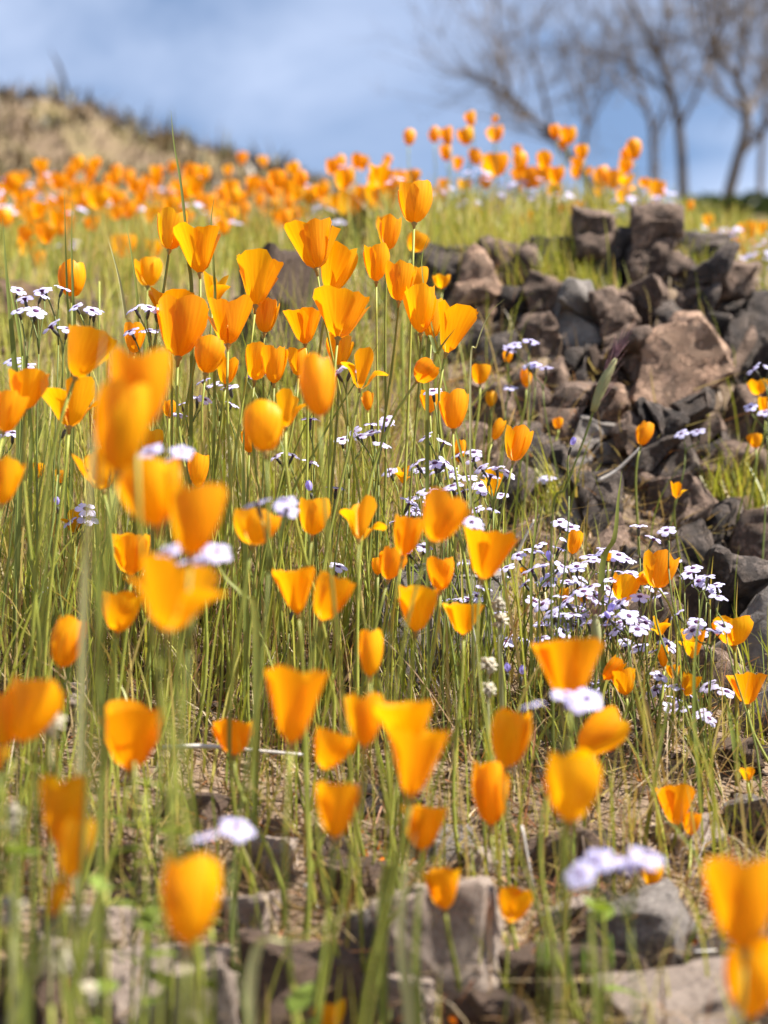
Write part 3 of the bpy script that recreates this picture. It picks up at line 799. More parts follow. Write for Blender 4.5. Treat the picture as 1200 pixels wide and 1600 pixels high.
def poppy(cx, cy, w, h, d, form, tilt=0.0, label=None, area='stand', full=True, pitch=None, base=None):
    global poppy_n
    poppy_n += 1
    r = random.Random(5000 + poppy_n * 17)
    pet, nw, nh = FORMS[form][r.randrange(len(FORMS[form]))]
    H = h * d / FPX / nh * 1.10
    Wd = w * d / FPX / nw * 1.16
    ct = abs(math.cos(math.radians(tilt)))
    Wd = min(max(Wd, H * .62), H * 1.5)
    t = math.radians(tilt); pt = math.radians(pitch if pitch is not None else r.uniform(-14, 10))
    q = Quaternion((0, 1, 0), t) @ Quaternion((1, 0, 0), pt)
    axis = q @ Vector((0, 0, 1))
    c = P(cx, cy, d)
    cup = c - axis * (H * nh * .5)
    # foot of the stem on the slope
    bx = cup.x - axis.x * .03 + r.uniform(-.030, .030) if base is None else base[0]
    by = cup.y + r.uniform(-.02, .045)
    gzv = g1(bx, by)
    if cup.z - gzv < .03: gzv = min(gzv, cup.z - .03)
    foot = Vector((bx, by, gzv - .004))
    auto = label is None
    if label is None:
        label = f"{lean_word(tilt)}{FORM_WORD[form]} orange poppy {AREA_TXT[area]}".strip()
    root = thing('poppy', label, 'poppy', foot, label)
    for sub_, hd in HANDLES:
        if sub_ in label: NAMED.append((c, hd)); break
    else:
        if area in ('stand', 'gilia', 'rock', 'front') and auto:
            sz_ = 'small ' if max(w, h) * d / FPX < .022 else ''
            AUTO.append((root, c, f"{sz_}{lean_word(tilt)}{FORM_WORD[form]} poppy"))
    L = (cup - foot).length
    side = Vector((r.uniform(-.05, .05), r.uniform(-.03, .03), 0)) * (L / .3)
    pts = bez(Vector((0, 0, 0)), Vector((0, 0, L * .35)) + side, (cup - foot) - axis * L * .3, cup - foot - axis * H * .1, 11)
    rb = r.uniform(.0009, .0014) * (1.0 if full else .9)
    V, F = tube(pts, [rb * (1.2 - .35 * i / 11) for i in range(12)], 5)
    mesh_obj('stem', V, F, M['stem'], root)
    spin = r.uniform(0, 6.28)
    for me, a, s in pet:
        qq = q @ Quaternion((0, 0, 1), 0)
        # squash on the cup's own axes, spin about them
        o = link('petal', me, root, cup - foot, q @ Quaternion((0, 0, 1), a + spin), (Wd * s, Wd * s, H))
    if full:
        link('receptacle', RECEP, root, cup - foot, q, (Wd, Wd, H))
        if form in 'OSR':
            link('stamens', STAM, root, cup - foot, q, (Wd, Wd, H))
    return root

HERO = [
 # cx, cy, w, h, d, form, tilt, label
 (268,362,40,60,1.16,'C',4,'tall half open orange poppy beside a lone tall grass blade'),
 (310,390,74,70,1.14,'O',-4,'wide open orange poppy against the drift, beside the tall grass blade'),
 (232,428,40,40,1.35,'C',0,'small half open poppy on a thin bare stem beyond the sharp ones'),
 (112,438,38,54,1.22,'B',-3,'narrow upright poppy with tall grass blades rising behind it'),
 (403,440,80,74,1.12,'O',4,'sharp trumpet shaped orange poppy standing before the brown boulder'),
 (335,453,40,50,1.22,'S',6,'ragged poppy with two raised petals behind the trumpet poppy'),
 (490,386,80,68,1.14,'O',-8,'wide flaring poppy above a second poppy, against the boulder'),
 (525,420,58,70,1.18,'C',14,'poppy tucked below the wide flaring poppy by the boulder'),
 (588,412,36,54,1.16,'C',0,None),(625,441,48,58,1.14,'C',4,None),(657,484,48,70,1.13,'C',0,None),(676,500,36,60,1.18,'C',4,None),
 (708,514,64,74,1.12,'O',16,'large open poppy overhanging the rocks with a green blade across it'),
 (532,495,86,66,1.08,'O',6,'broad fan shaped poppy in sharp focus with a shadowed front petal'),
 (475,510,56,52,1.12,'O',-4,'smaller open poppy touching the broad fan shaped poppy'),
 (415,495,36,52,1.16,'C',2,None),(358,506,74,68,1.10,'O',0,'sharp funnel shaped poppy with even rim below the trumpet poppy'),
 (268,478,74,52,1.14,'O',0,'scalloped open poppy just behind the big ribbed one'),
 (283,515,74,84,1.08,'R',4,'big ribbed bowl shaped poppy overlapping a scalloped one'),
 (326,556,42,54,1.06,'B',8,'oval closed poppy with one broad petal facing out, below the funnel poppy'),
 (132,555,86,72,.94,'O',18,'soft open poppy leaning over, above the lavender flowers'),
 (42,611,62,56,.95,'R',4,None),(14,645,44,62,.92,'C',10,None),(110,632,74,68,1.0,'S',0,'poppy with one upright petal and others spread flat'),
 (215,612,84,125,.63,'C',0,'large blurred poppy, topmost of the tall blurred group'),
 (190,668,72,135,.60,'B',6,'large blurred poppy with pale lit petal in the tall blurred group'),
 (155,735,62,60,.92,'S',-14,None),(236,772,90,100,.64,'C',-12,'large blurred poppy leaning over in the tall blurred group'),
 (305,815,88,104,.62,'C',4,'lowest large blurred poppy of the tall group, above lavender petals'),
 (10,752,44,72,.85,'C',8,None),(272,930,124,104,.61,'S',10,'big blurred spread poppy under blurred lavender petals'),
 (205,866,54,62,.95,'C',2,'bright yellow-orange cup shaped poppy beside the big blurred spread poppy'),
 (188,957,54,60,.84,'C',8,None),(105,1005,46,76,.84,'B',12,'narrow closed poppy leaning above the flat pale stone'),
 (48,1112,76,92,.66,'C',14,'blurred poppy with broad upright cup by grey seed heads'),(4,1125,60,80,.66,'C',-6,None),
 (206,1152,104,96,.74,'R',4,'large round many-folded poppy low above the stones'),
 (366,1153,68,50,.86,'R',0,'small bright yellow bowl poppy beside a white dry twig',),
 (460,1102,90,112,.70,'O',4,'large blurred trumpet poppy above the white dry twig'),
 (570,1126,58,76,.72,'C',0,None),(635,1132,98,70,.70,'O',-4,'yellow lit open poppy behind its blurred neighbour'),
 (650,1190,92,104,.68,'O',8,'blurred shaggy open poppy in front of the yellow lit one'),
 (516,1172,56,58,.76,'C',18,None),(526,1266,74,80,.68,'R',4,'round blurred poppy above scattered fallen petals'),
 (660,1293,64,64,.76,'R',4,None),(767,1240,50,94,.80,'B',0,'tall closed barrel poppy below the other tilted barrel poppies'),
 (797,1155,54,86,.76,'B',8,'closed barrel poppy above the tall closed barrel poppy'),
 (893,1230,76,104,.65,'B',2,'largest egg shaped closed poppy, blurred, over brown stones'),
 (938,1148,52,80,.79,'B',55,'closed poppy tipped far over sideways towards the rocks'),
 (888,1046,104,92,.74,'O',0,'large two-toned open poppy with a wide flat rim'),
 (690,810,62,74,.80,'C',22,'soft blurred poppy bending over small lavender flowers'),
 (762,866,80,74,.88,'O',12,'open poppy with pointed side petal before the lavender flowers'),
 (636,838,42,60,.90,'C',12,None),(612,882,38,48,.98,'C',14,None),(688,897,42,50,.95,'C',0,None),
 (652,952,68,66,.89,'R',4,'round scallop edged poppy in the middle of the stems'),
 (724,966,60,48,.94,'O',0,'small triangular poppy beneath white lavender petals'),
 (578,1021,32,70,.84,'B',0,'slim yellow closed poppy standing alone among the stems'),
 (462,922,66,70,.88,'O',-6,'open poppy with a small lavender bud at its base'),
 (515,934,54,70,.84,'C',20,None),(490,809,44,54,.95,'C',4,None),(566,812,60,62,.94,'S',8,'crumpled poppy with folded yellow petals in mid stand'),
 (398,826,64,50,.85,'C',8,None),(497,606,50,92,.80,'B',-3,'tall smooth closed barrel poppy, soft, at the heart of the stand'),
 (412,670,54,74,.84,'B',-6,'plump closed barrel poppy below the tall smooth one'),
 (449,640,42,52,.98,'S',4,None),(310,736,34,50,1.04,'C',0,None),(238,693,30,40,1.06,'C',0,None),
 (402,567,40,54,1.09,'C',8,None),(428,570,36,56,1.06,'C',0,None),(467,568,34,40,1.12,'C',0,None),
 (567,577,54,58,1.06,'S',8,'poppy of two tall petals forming a V shape'),
 (664,581,34,36,1.06,'B',40,None),(710,643,42,56,1.06,'C',4,None),
 (808,695,38,54,1.08,'C',14,'sharp half open poppy standing alone in front of the dark rocks'),
 (690,440,24,20,1.45,'C',0,None),(650,440,40,40,1.25,'C',0,None),
 (648,320,48,60,1.18,'C',2,'sharp upright poppy that pokes above the skyline'),
 (608,366,32,50,1.22,'C',4,None),(650,381,30,26,1.5,'C',20,None),(603,353,26,30,1.5,'B',0,None),
 (530,548,40,46,1.15,'C',0,None),(210,530,30,44,1.2,'C',0,None),(390,690,26,36,1.15,'C',0,None),(575,628,20,28,1.25,'C',0,None),
 (672,628,26,34,1.2,'C',0,None),(355,580,30,40,1.2,'C',6,None),(630,742,26,26,1.2,'S',0,None),(115,815,36,34,1.1,'S',0,'poppy half hidden under white lavender petals by the stems'),
 (770,755,30,40,1.15,'S',0,'poppy half hidden behind lavender flowers near the rocks'),(590,885,16,26,1.05,'B',0,None),(548,1165,20,30,.9,'C',0,None),
 (95,745,20,20,1.25,'C',0,None),(60,735,18,22,1.3,'C',0,None),(718,705,14,34,1.2,'B',6,None),(265,640,20,24,1.2,'C',0,None),
]
HERO_ROCK = [
 (750,586,28,28,1.38,'C',0),(767,624,16,24,1.42,'B',0),(822,591,15,30,1.46,'B',0),(793,558,14,18,1.5,'C',0),(778,672,16,34,1.3,'B',25),
 (1007,679,22,36,1.38,'B',20),(1058,766,28,24,1.36,'S',10),(1180,690,22,20,1.45,'C',0),(1184,606,28,22,1.5,'C',0),(1196,636,22,30,1.45,'C',0),
 (872,662,14,16,1.5,'C',0),(1175,888,16,16,1.4,'C',0),(1148,1010,14,14,1.3,'C',0),
]
HERO_GIL = [
 (898,848,20,36,1.12,'B',14),(1030,893,48,54,1.08,'C',14,'sharp cup poppy with a side bud above the lavender patch'),(1006,905,22,18,1.1,'B',-60),(975,920,38,38,1.10,'C',20),(882,930,16,24,1.12,'C',0),(911,930,20,22,1.14,'C',0),
 (1032,979,36,28,1.08,'S',4),(1083,1006,50,42,1.07,'S',0,'split petalled open poppy in the lavender patch'),(1145,986,50,44,1.08,'C',-4,'tall rimmed cup poppy against grey rock'),(1167,1076,56,46,1.06,'O',0,'sharp flared poppy at the patch edge, against grey rock'),(975,1066,40,38,1.03,'R',-8),
 (957,1046,22,40,1.03,'B',40),(1077,1070,28,34,1.05,'C',18),(1053,1050,20,20,1.1,'C',0),(818,893,10,12,1.15,'C',0),(1036,1025,10,34,1.1,'B',0),(950,870,12,14,1.15,'C',0),
]
HERO_FRONT = [
 (1056,1259,62,56,.94,'O',4,'small triangular poppy with a second poppy below, near the grey stone'),(1080,1287,28,34,.94,'C',4,'small round poppy tucked under the triangular one near the grey stone'),
 (1168,1210,26,20,.98,'O',0,None),(1020,1366,28,36,.86,'B',4,'small round closed poppy touching the blurred lavender flower'),
 (1158,1412,104,132,.55,'R',0,'huge blurred square-shouldered poppy low over the dark hollow'),(1176,1532,74,112,.57,'B',4,'huge blurred yellow-lit poppy below the square-shouldered one'),
 (692,1390,54,58,.76,'R',-6,'blurred round poppy above the tall pale stone'),(803,1415,48,48,.78,'C',12,None),(515,1588,56,40,.74,'C',-14,'poppy lying low on stones at the very foot'),
 (97,1270,64,104,.61,'C',0,'blurred upright poppy above hanging petals by the leafy plant'),(118,1326,40,94,.60,'B',14,'blurred hanging poppy petal just below the upright one'),(90,1404,24,54,.60,'B',18,'narrow wilted orange petal hanging lowest in the grass'),
 (298,1406,80,130,.55,'B',2,'very large blurred barrel poppy over pale grey stones'),
 (0,1185,22,36,.7,'C',0,None),
]
for a in HERO: poppy(*a[:7], label=a[7], area='stand')
for a in HERO_ROCK: poppy(*a, area='rock')
for a in HERO_GIL: poppy(*a[:7], label=a[7] if len(a) > 7 else None, area='gilia')
for a in HERO_FRONT: poppy(*a[:7], label=a[7], area='front')

RIM = [(736,188,18,22),(773,187,9,12),(639,216,17,24),(679,212,16,24),(699,215,21,26),(728,215,24,24),(774,211,24,22),(697,239,16,26),(715,257,18,20),(743,247,20,24),
 (726,290,20,16),(759,286,20,20),(774,260,38,32),(765,267,22,24),(808,235,12,16),(813,254,20,30),(809,275,20,20),(828,280,30,28),(849,252,26,24),(851,274,24,24),(868,275,24,24),
 (867,206,14,22),(888,214,24,24),(880,227,14,16),(910,238,20,20),(903,257,20,18),(899,270,18,20),(867,300,22,22),(901,327,18,24),(822,344,22,24),(868,361,15,18),(878,327,12,14),
 (740,337,20,26),(941,279,22,34),(935,301,14,14),(960,284,24,28),(979,286,22,26),(972,307,18,18),(977,262,20,22),(991,235,22,30),(978,243,14,18),(1025,302,32,32),(1030,369,17,18),
 (688,306,18,22),(646,277,20,20),(621,286,14,18),(605,252,12,18),(853,411,16,12),(812,296,8,12),(838,284,18,18),(920,268,10,12),(1007,286,16,12),(995,383,10,10),
 (1107,345,16,16),(1079,322,10,16),(1170,362,28,24),(1190,357,18,20),(1137,372,18,18),(1170,390,28,30),(1182,410,24,24),(1150,382,18,18),(1196,385,16,20),(1120,366,14,14),(1192,430,18,20)]
for i, (cx, cy, w, h) in enumerate(RIM):
    r = random.Random(70 + i)
    form = 'B' if h > w * 1.25 else ('C' if r.random() < .6 else ('R' if r.random() < .6 else 'S'))
    poppy(cx, cy, w, h, r.uniform(2.25, 2.5) if cx < 1050 else r.uniform(2.3, 2.45), form, r.uniform(-16, 16), area='rim', full=False)
BROW = [(378,249,16,20),(412,254,16,18),(356,268,14,16),(447,295,24,26),(460,266,20,22),(440,292,16,20),(462,288,18,18),(532,258,16,28),(567,256,18,22),(546,276,16,26),(592,284,28,34),
 (583,306,30,28),(592,310,34,30),(545,322,38,40),(500,300,20,20),(483,312,16,16),(520,315,16,18),(602,262,10,20),(425,322,16,26),(392,296,18,18),(362,296,26,26),(295,268,16,22),(320,272,20,22),
 (270,262,14,18),(245,270,18,20),(65,262,22,26),(122,258,22,20),(150,256,16,16),(90,285,26,24),(110,272,20,22),(20,290,26,24),(560,300,16,18),(610,318,20,20),(625,300,14,18),(640,350,20,20)]
for i, (cx, cy, w, h) in enumerate(BROW):
    r = random.Random(170 + i)
    form = 'B' if h > w * 1.25 else r.choice('CCRO')
    d = (2.9 if cx < 480 else 2.45) + r.uniform(-.15, .15)
    poppy(cx, cy, w, h, d, form, r.uniform(-16, 16), area='brow', full=False)
# the drift: sown on the slope itself
k = 0; tries = 0
placed = []
sown = []
while k < 250 and tries < 9000:
    tries += 1
    x, y = random.uniform(-1.1, .15), random.uniform(1.95, 3.4)
    if x / y < -.34 or x / y > .05 - (0.03 if y < 2.4 else 0): continue
    if random.random() > (.35 + .65 * min(1, max(0, (y - 2.0) / .9))) * (1 if x / y < -.04 else .6): continue
    if any((x - a)**2 + (y - b)**2 < .0012 for a, b in placed): continue
    placed.append((x, y))
    z = g1(x, y) + random.uniform(.07, .165)
    dv = y * CP + (z - CAMZ) * SP
    yc = -y * SP + (z - CAMZ) * CP
    px, py = 600 + x * FPX / dv, 800 - yc * FPX / dv
    s = random.uniform(.022, .032)
    hpx = s * FPX / dv
    if k % 3 == 0:
        poppy(px, py, hpx * random.uniform(.75, 1.15), hpx, dv, random.choice('CCRBO'), random.uniform(-18, 18), area='drift', full=False)
    else:
        sown.append((Vector((x, y, z)), s))
    k += 1
acc_p, acc_s = [], []
for top, s in sown:
    f = random.choice('CCRBO'); pet, nw, nh = random.choice(FORMS[f])
    q = Quaternion((0, 1, 0), random.uniform(-.3, .3)) @ Quaternion((1, 0, 0), random.uniform(-.25, .2)) @ Quaternion((0, 0, 1), random.uniform(0, 6.28))
    for me, a, sc_ in pet:
        qa = q @ Quaternion((0, 0, 1), a)
        acc_p.append(([top + qa @ (Vector((v.co.x * .95 * sc_, v.co.y * .95 * sc_, v.co.z)) * s) for v in me.vertices], [tuple(p.vertices) for p in me.polygons]))
    gq = Vector((top.x + random.uniform(-.02, .02), top.y + random.uniform(-.02, .02), 0)); gq.z = g1(gq.x, gq.y)
    acc_s.append(tube([gq, (gq + top) * .5 + Vector((random.uniform(-.01, .01), 0, .01)), top], [.0013, .0012, .0010], 4))
V, F = merge(acc_p)
o = tag(mesh_obj('poppy_drift', V, F, M['petal']), 'mass of far orange poppy blooms drifting over the brow', 'poppies', kind='stuff')
V, F = merge(acc_s)
o2 = mesh_obj('drift_stems', V, F, M['stem'], o); o2['kind'] = 'stuff'

# ------------------------------------------------------------------ lavender gilia
def floret_mesh(seed, closed=False):
    r = random.Random(seed)
    V, F = [], []
    nl = 5
    for k in range(nl):
        a0 = 2 * math.pi * k / nl + r.uniform(-.06, .06)
        up = r.uniform(.0, .22) if not closed else 1.4
        b = len(V)
        # lobe: 3 rows across, 4 along
        for j, (rr, ww) in enumerate([(.13, .09), (.28, .19), (.42, .24), (.53, .18), (.60, .06)]):
            for s in (-1, 0, 1):
                wv = ww * s
                lift = .10 + up * (rr - .12) - .10 * abs(s) * (.5 if j > 0 else 0) + (-.5 * max(0, rr - .4) * (0 if closed else 1))
                rad = rr if not closed else .10 + .10 * math.sin(j / 4 * 3.0)
                lz = lift if not closed else .1 + j * .16
                wv2 = wv if not closed else wv * .6
                V.append((math.cos(a0) * rad - math.sin(a0) * wv2, math.sin(a0) * rad + math.cos(a0) * wv2, lz))
        for j in range(4):
            for s in range(2):
                q = b + j * 3 + s
                F.append((q, q + 1, q + 4, q + 3))
    me = bpy.data.meshes.new('flower'); me.from_pydata(V, [], F)
    me.materials.append(M['gilia_bud'] if closed else M['gilia'])
    for p in me.polygons: p.use_smooth = True
    return me
FLOR = [floret_mesh(i) for i in range(6)]
BUDS = [floret_mesh(30 + i, True) for i in range(3)]
def throat_mesh():
    V, F = tube([Vector((0, 0, -.25)), Vector((0, 0, .0)), Vector((0, 0, .12)), Vector((0, 0, .125))], [.07, .09, .17, .02], 8)
    me = bpy.data.meshes.new('throat'); me.from_pydata(V, [], F); me.materials.append(M['throat'])
    for p in me.polygons: p.use_smooth = True
    return me
THROAT = throat_mesh()
def calyx_mesh():
    V, F = tube([Vector((0, 0, -.62)), Vector((0, 0, -.5)), Vector((0, 0, -.25)), Vector((0, 0, -.08))], [.035, .085, .105, .08], 7)
    me = bpy.data.meshes.new('calyx'); me.from_pydata(V, [], F); me.materials.append(M['calyx'])
    for p in me.polygons: p.use_smooth = True
    return me
CALYX = calyx_mesh()
GAREA = {'patch': 'in the thick lavender patch by the rocks', 'stand': 'among the poppy stems', 'drift': 'in the grass up the slope', 'rock': 'in front of the rocks', 'rim': 'on the rim above the rocks'}
gil_n = 0
def gilia(cx, cy, d, n=3, size=.0125, label=None, area='stand', bud=False, spread=1.0, full=True):
    global gil_n
    gil_n += 1
    r = random.Random(8000 + gil_n * 3)
    top = P(cx, cy, d)
    bx, by = top.x + r.uniform(-.03, .03), top.y + r.uniform(-.015, .03)
    gv_ = min(g1(bx, by), top.z - .02)
    foot = Vector((bx, by, gv_ - .003))
    auto = label is None
    if label is None:
        kind = 'violet bud' if bud else ('lone pale lavender flower' if n == 1 else ('pair of lavender flowers' if n == 2 else ('trio of lavender flowers' if n == 3 else 'crowded lavender flower cluster')))
        label = f"{kind} {'with dark purple throats ' if n > 1 and not bud else ''}{GAREA[area]}"
    root = thing('gilia', label, 'wildflower', foot, label)
    if auto and area in ('patch', 'stand', 'rock'): AUTO.append((root, top, kind))
    T = top - foot
    fork = T * .86 + Vector((r.uniform(-.004, .004), r.uniform(-.004, .004), 0))
    parts = [tube(bez(Vector((0, 0, 0)), Vector((r.uniform(-.01, .01), 0, T.z * .35)), fork - Vector((0, 0, T.z * .25)), fork, 7), [.0008 * (1.2 - .07 * i) for i in range(8)], 5)]
    heads = []
    for k in range(n):
        a = k * 2.4 + r.uniform(0, 1); rad = size * .62 * spread * math.sqrt(k + (.3 if n > 1 else 0)) 
        e = T + Vector((math.cos(a) * rad * 1.15, math.sin(a) * rad * .7, r.uniform(-.35, .35) * size * spread))
        nrm = Vector((math.cos(a) * .55 * min(1, k + .2) + r.uniform(-.5, .5), math.sin(a) * .3 + r.uniform(-1.0, -.1), 1.0)).normalized()
        sz = size * r.uniform(.85, 1.15)
        heads.append((e, nrm, sz))
        parts.append(tube(bez(fork, fork + Vector((0, 0, (e.z - fork.z) * .4)), e - nrm * sz * 1.0, e - nrm * sz * .55, 4), [.0006] * 5, 4))
    V, F = merge(parts)
    mesh_obj('stem', V, F, M['stem_gilia'], root)
    for e, nrm, sz in heads:
        q = nrm.to_track_quat('Z', 'Y') @ Quaternion((0, 0, 1), r.uniform(0, 6))
        if bud or (n > 3 and r.random() < .12):
            link('bud', r.choice(BUDS), root, e, q, (sz * .8,) * 3)
        else:
            fl = link('flower', r.choice(FLOR), root, e, q, (sz,) * 3)
            if full: link('throat', THROAT, fl)
        if full: link('calyx', CALYX, root, e, q, (sz,) * 3)
    return root

PATCH = [(875,820,1),(892,832,1),(863,855,3),(853,882,4),(840,907,3),(900,890,2),(958,870,4),(940,868,2),(922,880,2),(963,897,3),(998,828,1),(1042,832,1),(1021,845,1),(1074,883,2),
 (1097,895,2),(1112,910,2),(1110,923,1),(1122,940,1),(1013,913,2),(925,925,4),(903,933,3),(897,950,4),(960,935,3),(990,940,2),(923,977,5),(940,968,4),(973,960,4),(990,970,3),(867,995,3),(810,1000,2),
 (973,1005,2),(1018,1013,3),(1105,980,3),(1080,968,2),(1047,1087,2),(1128,1083,2),(1090,1117,3),(1070,1097,2),(1047,1112,1),(1013,1113,1),(952,1080,2),(932,1087,3),(883,965,2),(865,960,1),(905,1010,1),
 (880,905,3),(870,940,2),(835,940,1),(780,960,1),(945,915,2),(1030,935,1),(985,985,2),(1060,1080,1),(1095,1000,1),(1030,1060,1),(845,975,1),(828,870,2),(888,975,3)]
for cx, cy, n in PATCH: gilia(cx, cy, 1.10 + random.uniform(-.05, .07), n, area='patch', size=.0130)
GST = [(573,672,2),(597,667,4),(555,690,2),(485,655,1),(525,758,1),(448,707,2),(485,730,1),(685,688,2),(672,733,3),(703,742,2),(735,715,3),(770,738,4),(742,763,2),(663,783,3),(677,612,1),(610,737,1),(762,797,2),
 (542,582,2),(417,597,2),(632,808,3),(528,887,1),(653,860,2),(720,883,2),(777,907,2),(787,887,2),(755,920,1),(723,938,3),(788,1000,1),(88,450,2),(137,485,3),(58,463,3),(28,462,1),(45,490,2),(97,518,2),
 (33,566,2),(10,683,2),(233,482,3),(225,525,2),(352,603,5),(302,628,3),(280,652,1),(127,807,3),(55,921,2),(655,728,1),(708,770,1),(690,760,2),(640,790,1),(775,770,2),(725,740,2),(596,690,1),(362,640,1),(245,590,1)]
for cx, cy, n in GST: gilia(cx, cy, 1.12 + random.uniform(-.06, .10), n, area='stand', size=.0130)
for cx, cy in [(457,960),(90,781),(103,668),(793,1043),(815,1048),(893,703),(485,770)]: gilia(cx, cy, 1.05, 1, bud=True, area='stand', size=.013)
for cx, cy, n in [(795,540,1),(822,540,2),(845,578,2),(797,600,1),(1082,680,2),(820,750,2),(842,752,3),(835,570,1),(1196,575,2),(1190,640,2)]: gilia(cx, cy, 1.42, n, area='rock', size=.014)
gilia(433,789,.80,3, label='soft blurred white lavender flower seen edge-on in mid stand', spread=1.1)
gilia(300,882,.68,4, label='blurred lavender petals directly above the big spread poppy', spread=1.15)
gilia(265,710,.74,3, label='blurred pale lavender flower beside the tall blurred poppy group')
gilia(868,1098,.70,4, label='blurred white lavender cluster beneath the large two-toned poppy', spread=1.25)
gilia(968,1352,.60,5, size=.0135, label='large blurred violet-white flower above the broad grey stone', spread=1.0)
gilia(355,1300,.62,2, label='faint blurred lavender flower in the leafy foreground')
gilia(730,822,.92,4, label='soft lavender cluster behind the bending blurred poppy')
k = 0
while k < 75:
    x, y = random.uniform(-1.1, .1), random.uniform(2.0, 3.4)
    if x / y < -.34 or x / y > .02: continue
    z = g1(x, y) + random.uniform(.08, .17)
    dv = y * CP + (z - CAMZ) * SP; yc = -y * SP + (z - CAMZ) * CP
    gilia(600 + x * FPX / dv, 800 - yc * FPX / dv, dv, random.choice([2, 3, 4]), size=.014, area='drift', full=False, spread=1.4)
    k += 1
for k in range(60):
    r = random.Random(400 + k)
    if k < 38: cx, cy = r.gauss(1120, 42), r.gauss(392, 26)
    else: cx, cy = r.uniform(660, 1060), r.gauss(310, 22)
    gilia(cx, max(cy, 335) if cx > 1050 else cy, 2.3 if cy < 385 else 2.05, r.choice([2, 3, 4]), size=.014, area='rim', full=False, spread=1.4)

# ------------------------------------------------------------------ single tall blades, twigs
def ribbon(path, w, twist=0.3):
    V, F = [], []
    n = len(path)
    for i, p in enumerate(path):
        t = i / (n - 1)
        prof = (min(1, t * 6 + .35)) * (1 - t**2.5) + .04
        a = twist * t * 3
        dx = Vector((math.cos(a), math.sin(a) * .8, 0)) * (w * .5 * prof)
        V += [p - dx, p + Vector((0, w * .14 * prof, 0)), p + dx]
    for i in range(n - 1):
        for s in range(2):
            q = i * 3 + s
            F.append((q, q + 1, q + 4, q + 3))
    return V, F
def smooth_path(pts, n=14):
    """Catmull-Rom through points"""
    out = []
    q = [pts[0] * 2 - pts[1]] + pts + [pts[-1] * 2 - pts[-2]]
    for i in range(1, len(q) - 2):
        for k in range(n):
            t = k / n
            out.append(0.5 * ((2 * q[i]) + (q[i + 1] - q[i - 1]) * t + (2 * q[i - 1] - 5 * q[i] + 4 * q[i + 1] - q[i + 2]) * t * t + (3 * q[i] - q[i - 1] - 3 * q[i + 1] + q[i + 2]) * t**3))
    out.append(pts[-1])
    return out
def down(p):
    return Vector((p.x, p.y + .01, g1(p.x, p.y + .01) - .004))
def tall_blade(pix, d, w, label, mat='blade', group=None):
    pts = [P(a, b, d) for a, b in pix]
    foot = down(pts[0])
    if foot.z < pts[0].z - .01: pts = [foot] + pts
    else: pts[0] = foot
    path = smooth_path([p - foot for p in pts], 6)
    V, F = ribbon(path, w)
    o = mesh_obj('grass_plant', V, F, M[mat]); o.location = foot
    return tag(o, label, 'grass plant', group)
tall_blade([(300,520),(294,400),(283,290),(272,225),(267,172)], 1.14, .0030, 'lone tall grass blade reaching up into the sky')
tall_blade([(336,520),(334,420),(330,350),(336,300)], 1.2, .0026, 'tall thin blade behind the wide open poppy')
tall_blade([(107,560),(105,460),(102,370),(101,295)], 1.18, .0022, 'thin blade of a pair behind the narrow upright poppy')
tall_blade([(116,560),(114,460),(112,380),(113,312)], 1.18, .0026, 'thicker blade of a pair behind the narrow upright poppy')
tall_blade([(30,700),(22,560),(12,450),(4,340)], 1.12, .0050, 'broad dark green blade beside the lavender flowers')
tall_blade([(48,700),(36,560),(20,470),(10,420)], 1.15, .0032, 'narrow green blade beside the broad dark green blade')
tall_blade([(205,560),(196,490),(185,430),(168,370)], 1.2, .0040, 'pale whitish blade by the lavender flowers', 'blade_pale')
tall_blade([(214,600),(215,480),(206,400),(195,340)], 1.2, .0028, 'green blade crossing the pale whitish blade')
tall_blade([(130,1000),(140,800),(150,640),(165,500)], .66, .0035, 'blurred upright blade in front of the flowers', 'blade_pale')
tall_blade([(60,1100),(70,900),(75,740),(68,560)], .68, .0030, 'blurred grass blade close by the yellow-lit poppies')
tall_blade([(160,1150),(156,1000),(152,860),(160,700)], .68, .0038, 'blurred green blade rising past the cup shaped poppy')
tall_blade([(735,600),(745,540),(765,490),(790,466)], 1.12, .0016, 'thin curved stalk arching over before the rocks', 'blade_pale')
tall_blade([(760,900),(700,620),(660,430),(672,360)], 1.14, .0022, 'long bent green stalk under the sharp upright poppy')
tall_blade([(440,830),(500,690),(560,590),(600,520)], 1.12, .0024, 'slanting green blade across the heart of the stand')
tall_blade([(668,575),(682,552),(698,530),(712,513)], 1.07, .0030, 'short blade crossing the large open poppy by the rocks')
tall_blade([(940,900),(960,840),(966,780),(972,735)], 1.1, .0050, 'wide green blade before the brown rocks')
tall_blade([(830,900),(835,840),(838,790),(836,775)], 1.1, .0024, 'straight green blade beside the dark rocks')
tall_blade([(1095,1250),(1085,1120),(1088,1000),(1110,870)], .98, .0040, 'green blade crossing the lavender patch')
tall_blade([(1010,1300),(1030,1180),(1050,1080),(1085,1010)], .95, .0034, 'slanting blade in the lavender patch')
tall_blade([(1160,1250),(1150,1180),(1140,1120),(1135,1095)], 1.05, .0050, 'broad blade under the poppies by the outcrop foot')
tall_blade([(385,1000),(383,860),(380,720),(384,620)], 1.06, .0045, 'thick pale green stalk standing straight in the stand')
tall_blade([(400,980),(380,930),(355,905),(340,880)], .9, .0048, 'wide bright blade bending beneath the blurred poppies')
tall_blade([(640,1600),(628,1480),(632,1380),(650,1300)], .66, .0055, 'blurred pale green upright blade over the stones', 'blade_pale')
tall_blade([(655,1600),(650,1500),(655,1400),(662,1330)], .66, .0042, 'blurred green upright blade over the stones')
tall_blade([(935,1600),(930,1520),(925,1450),(930,1340)], .64, .0045, 'blurred lime stem over the broad grey stone')
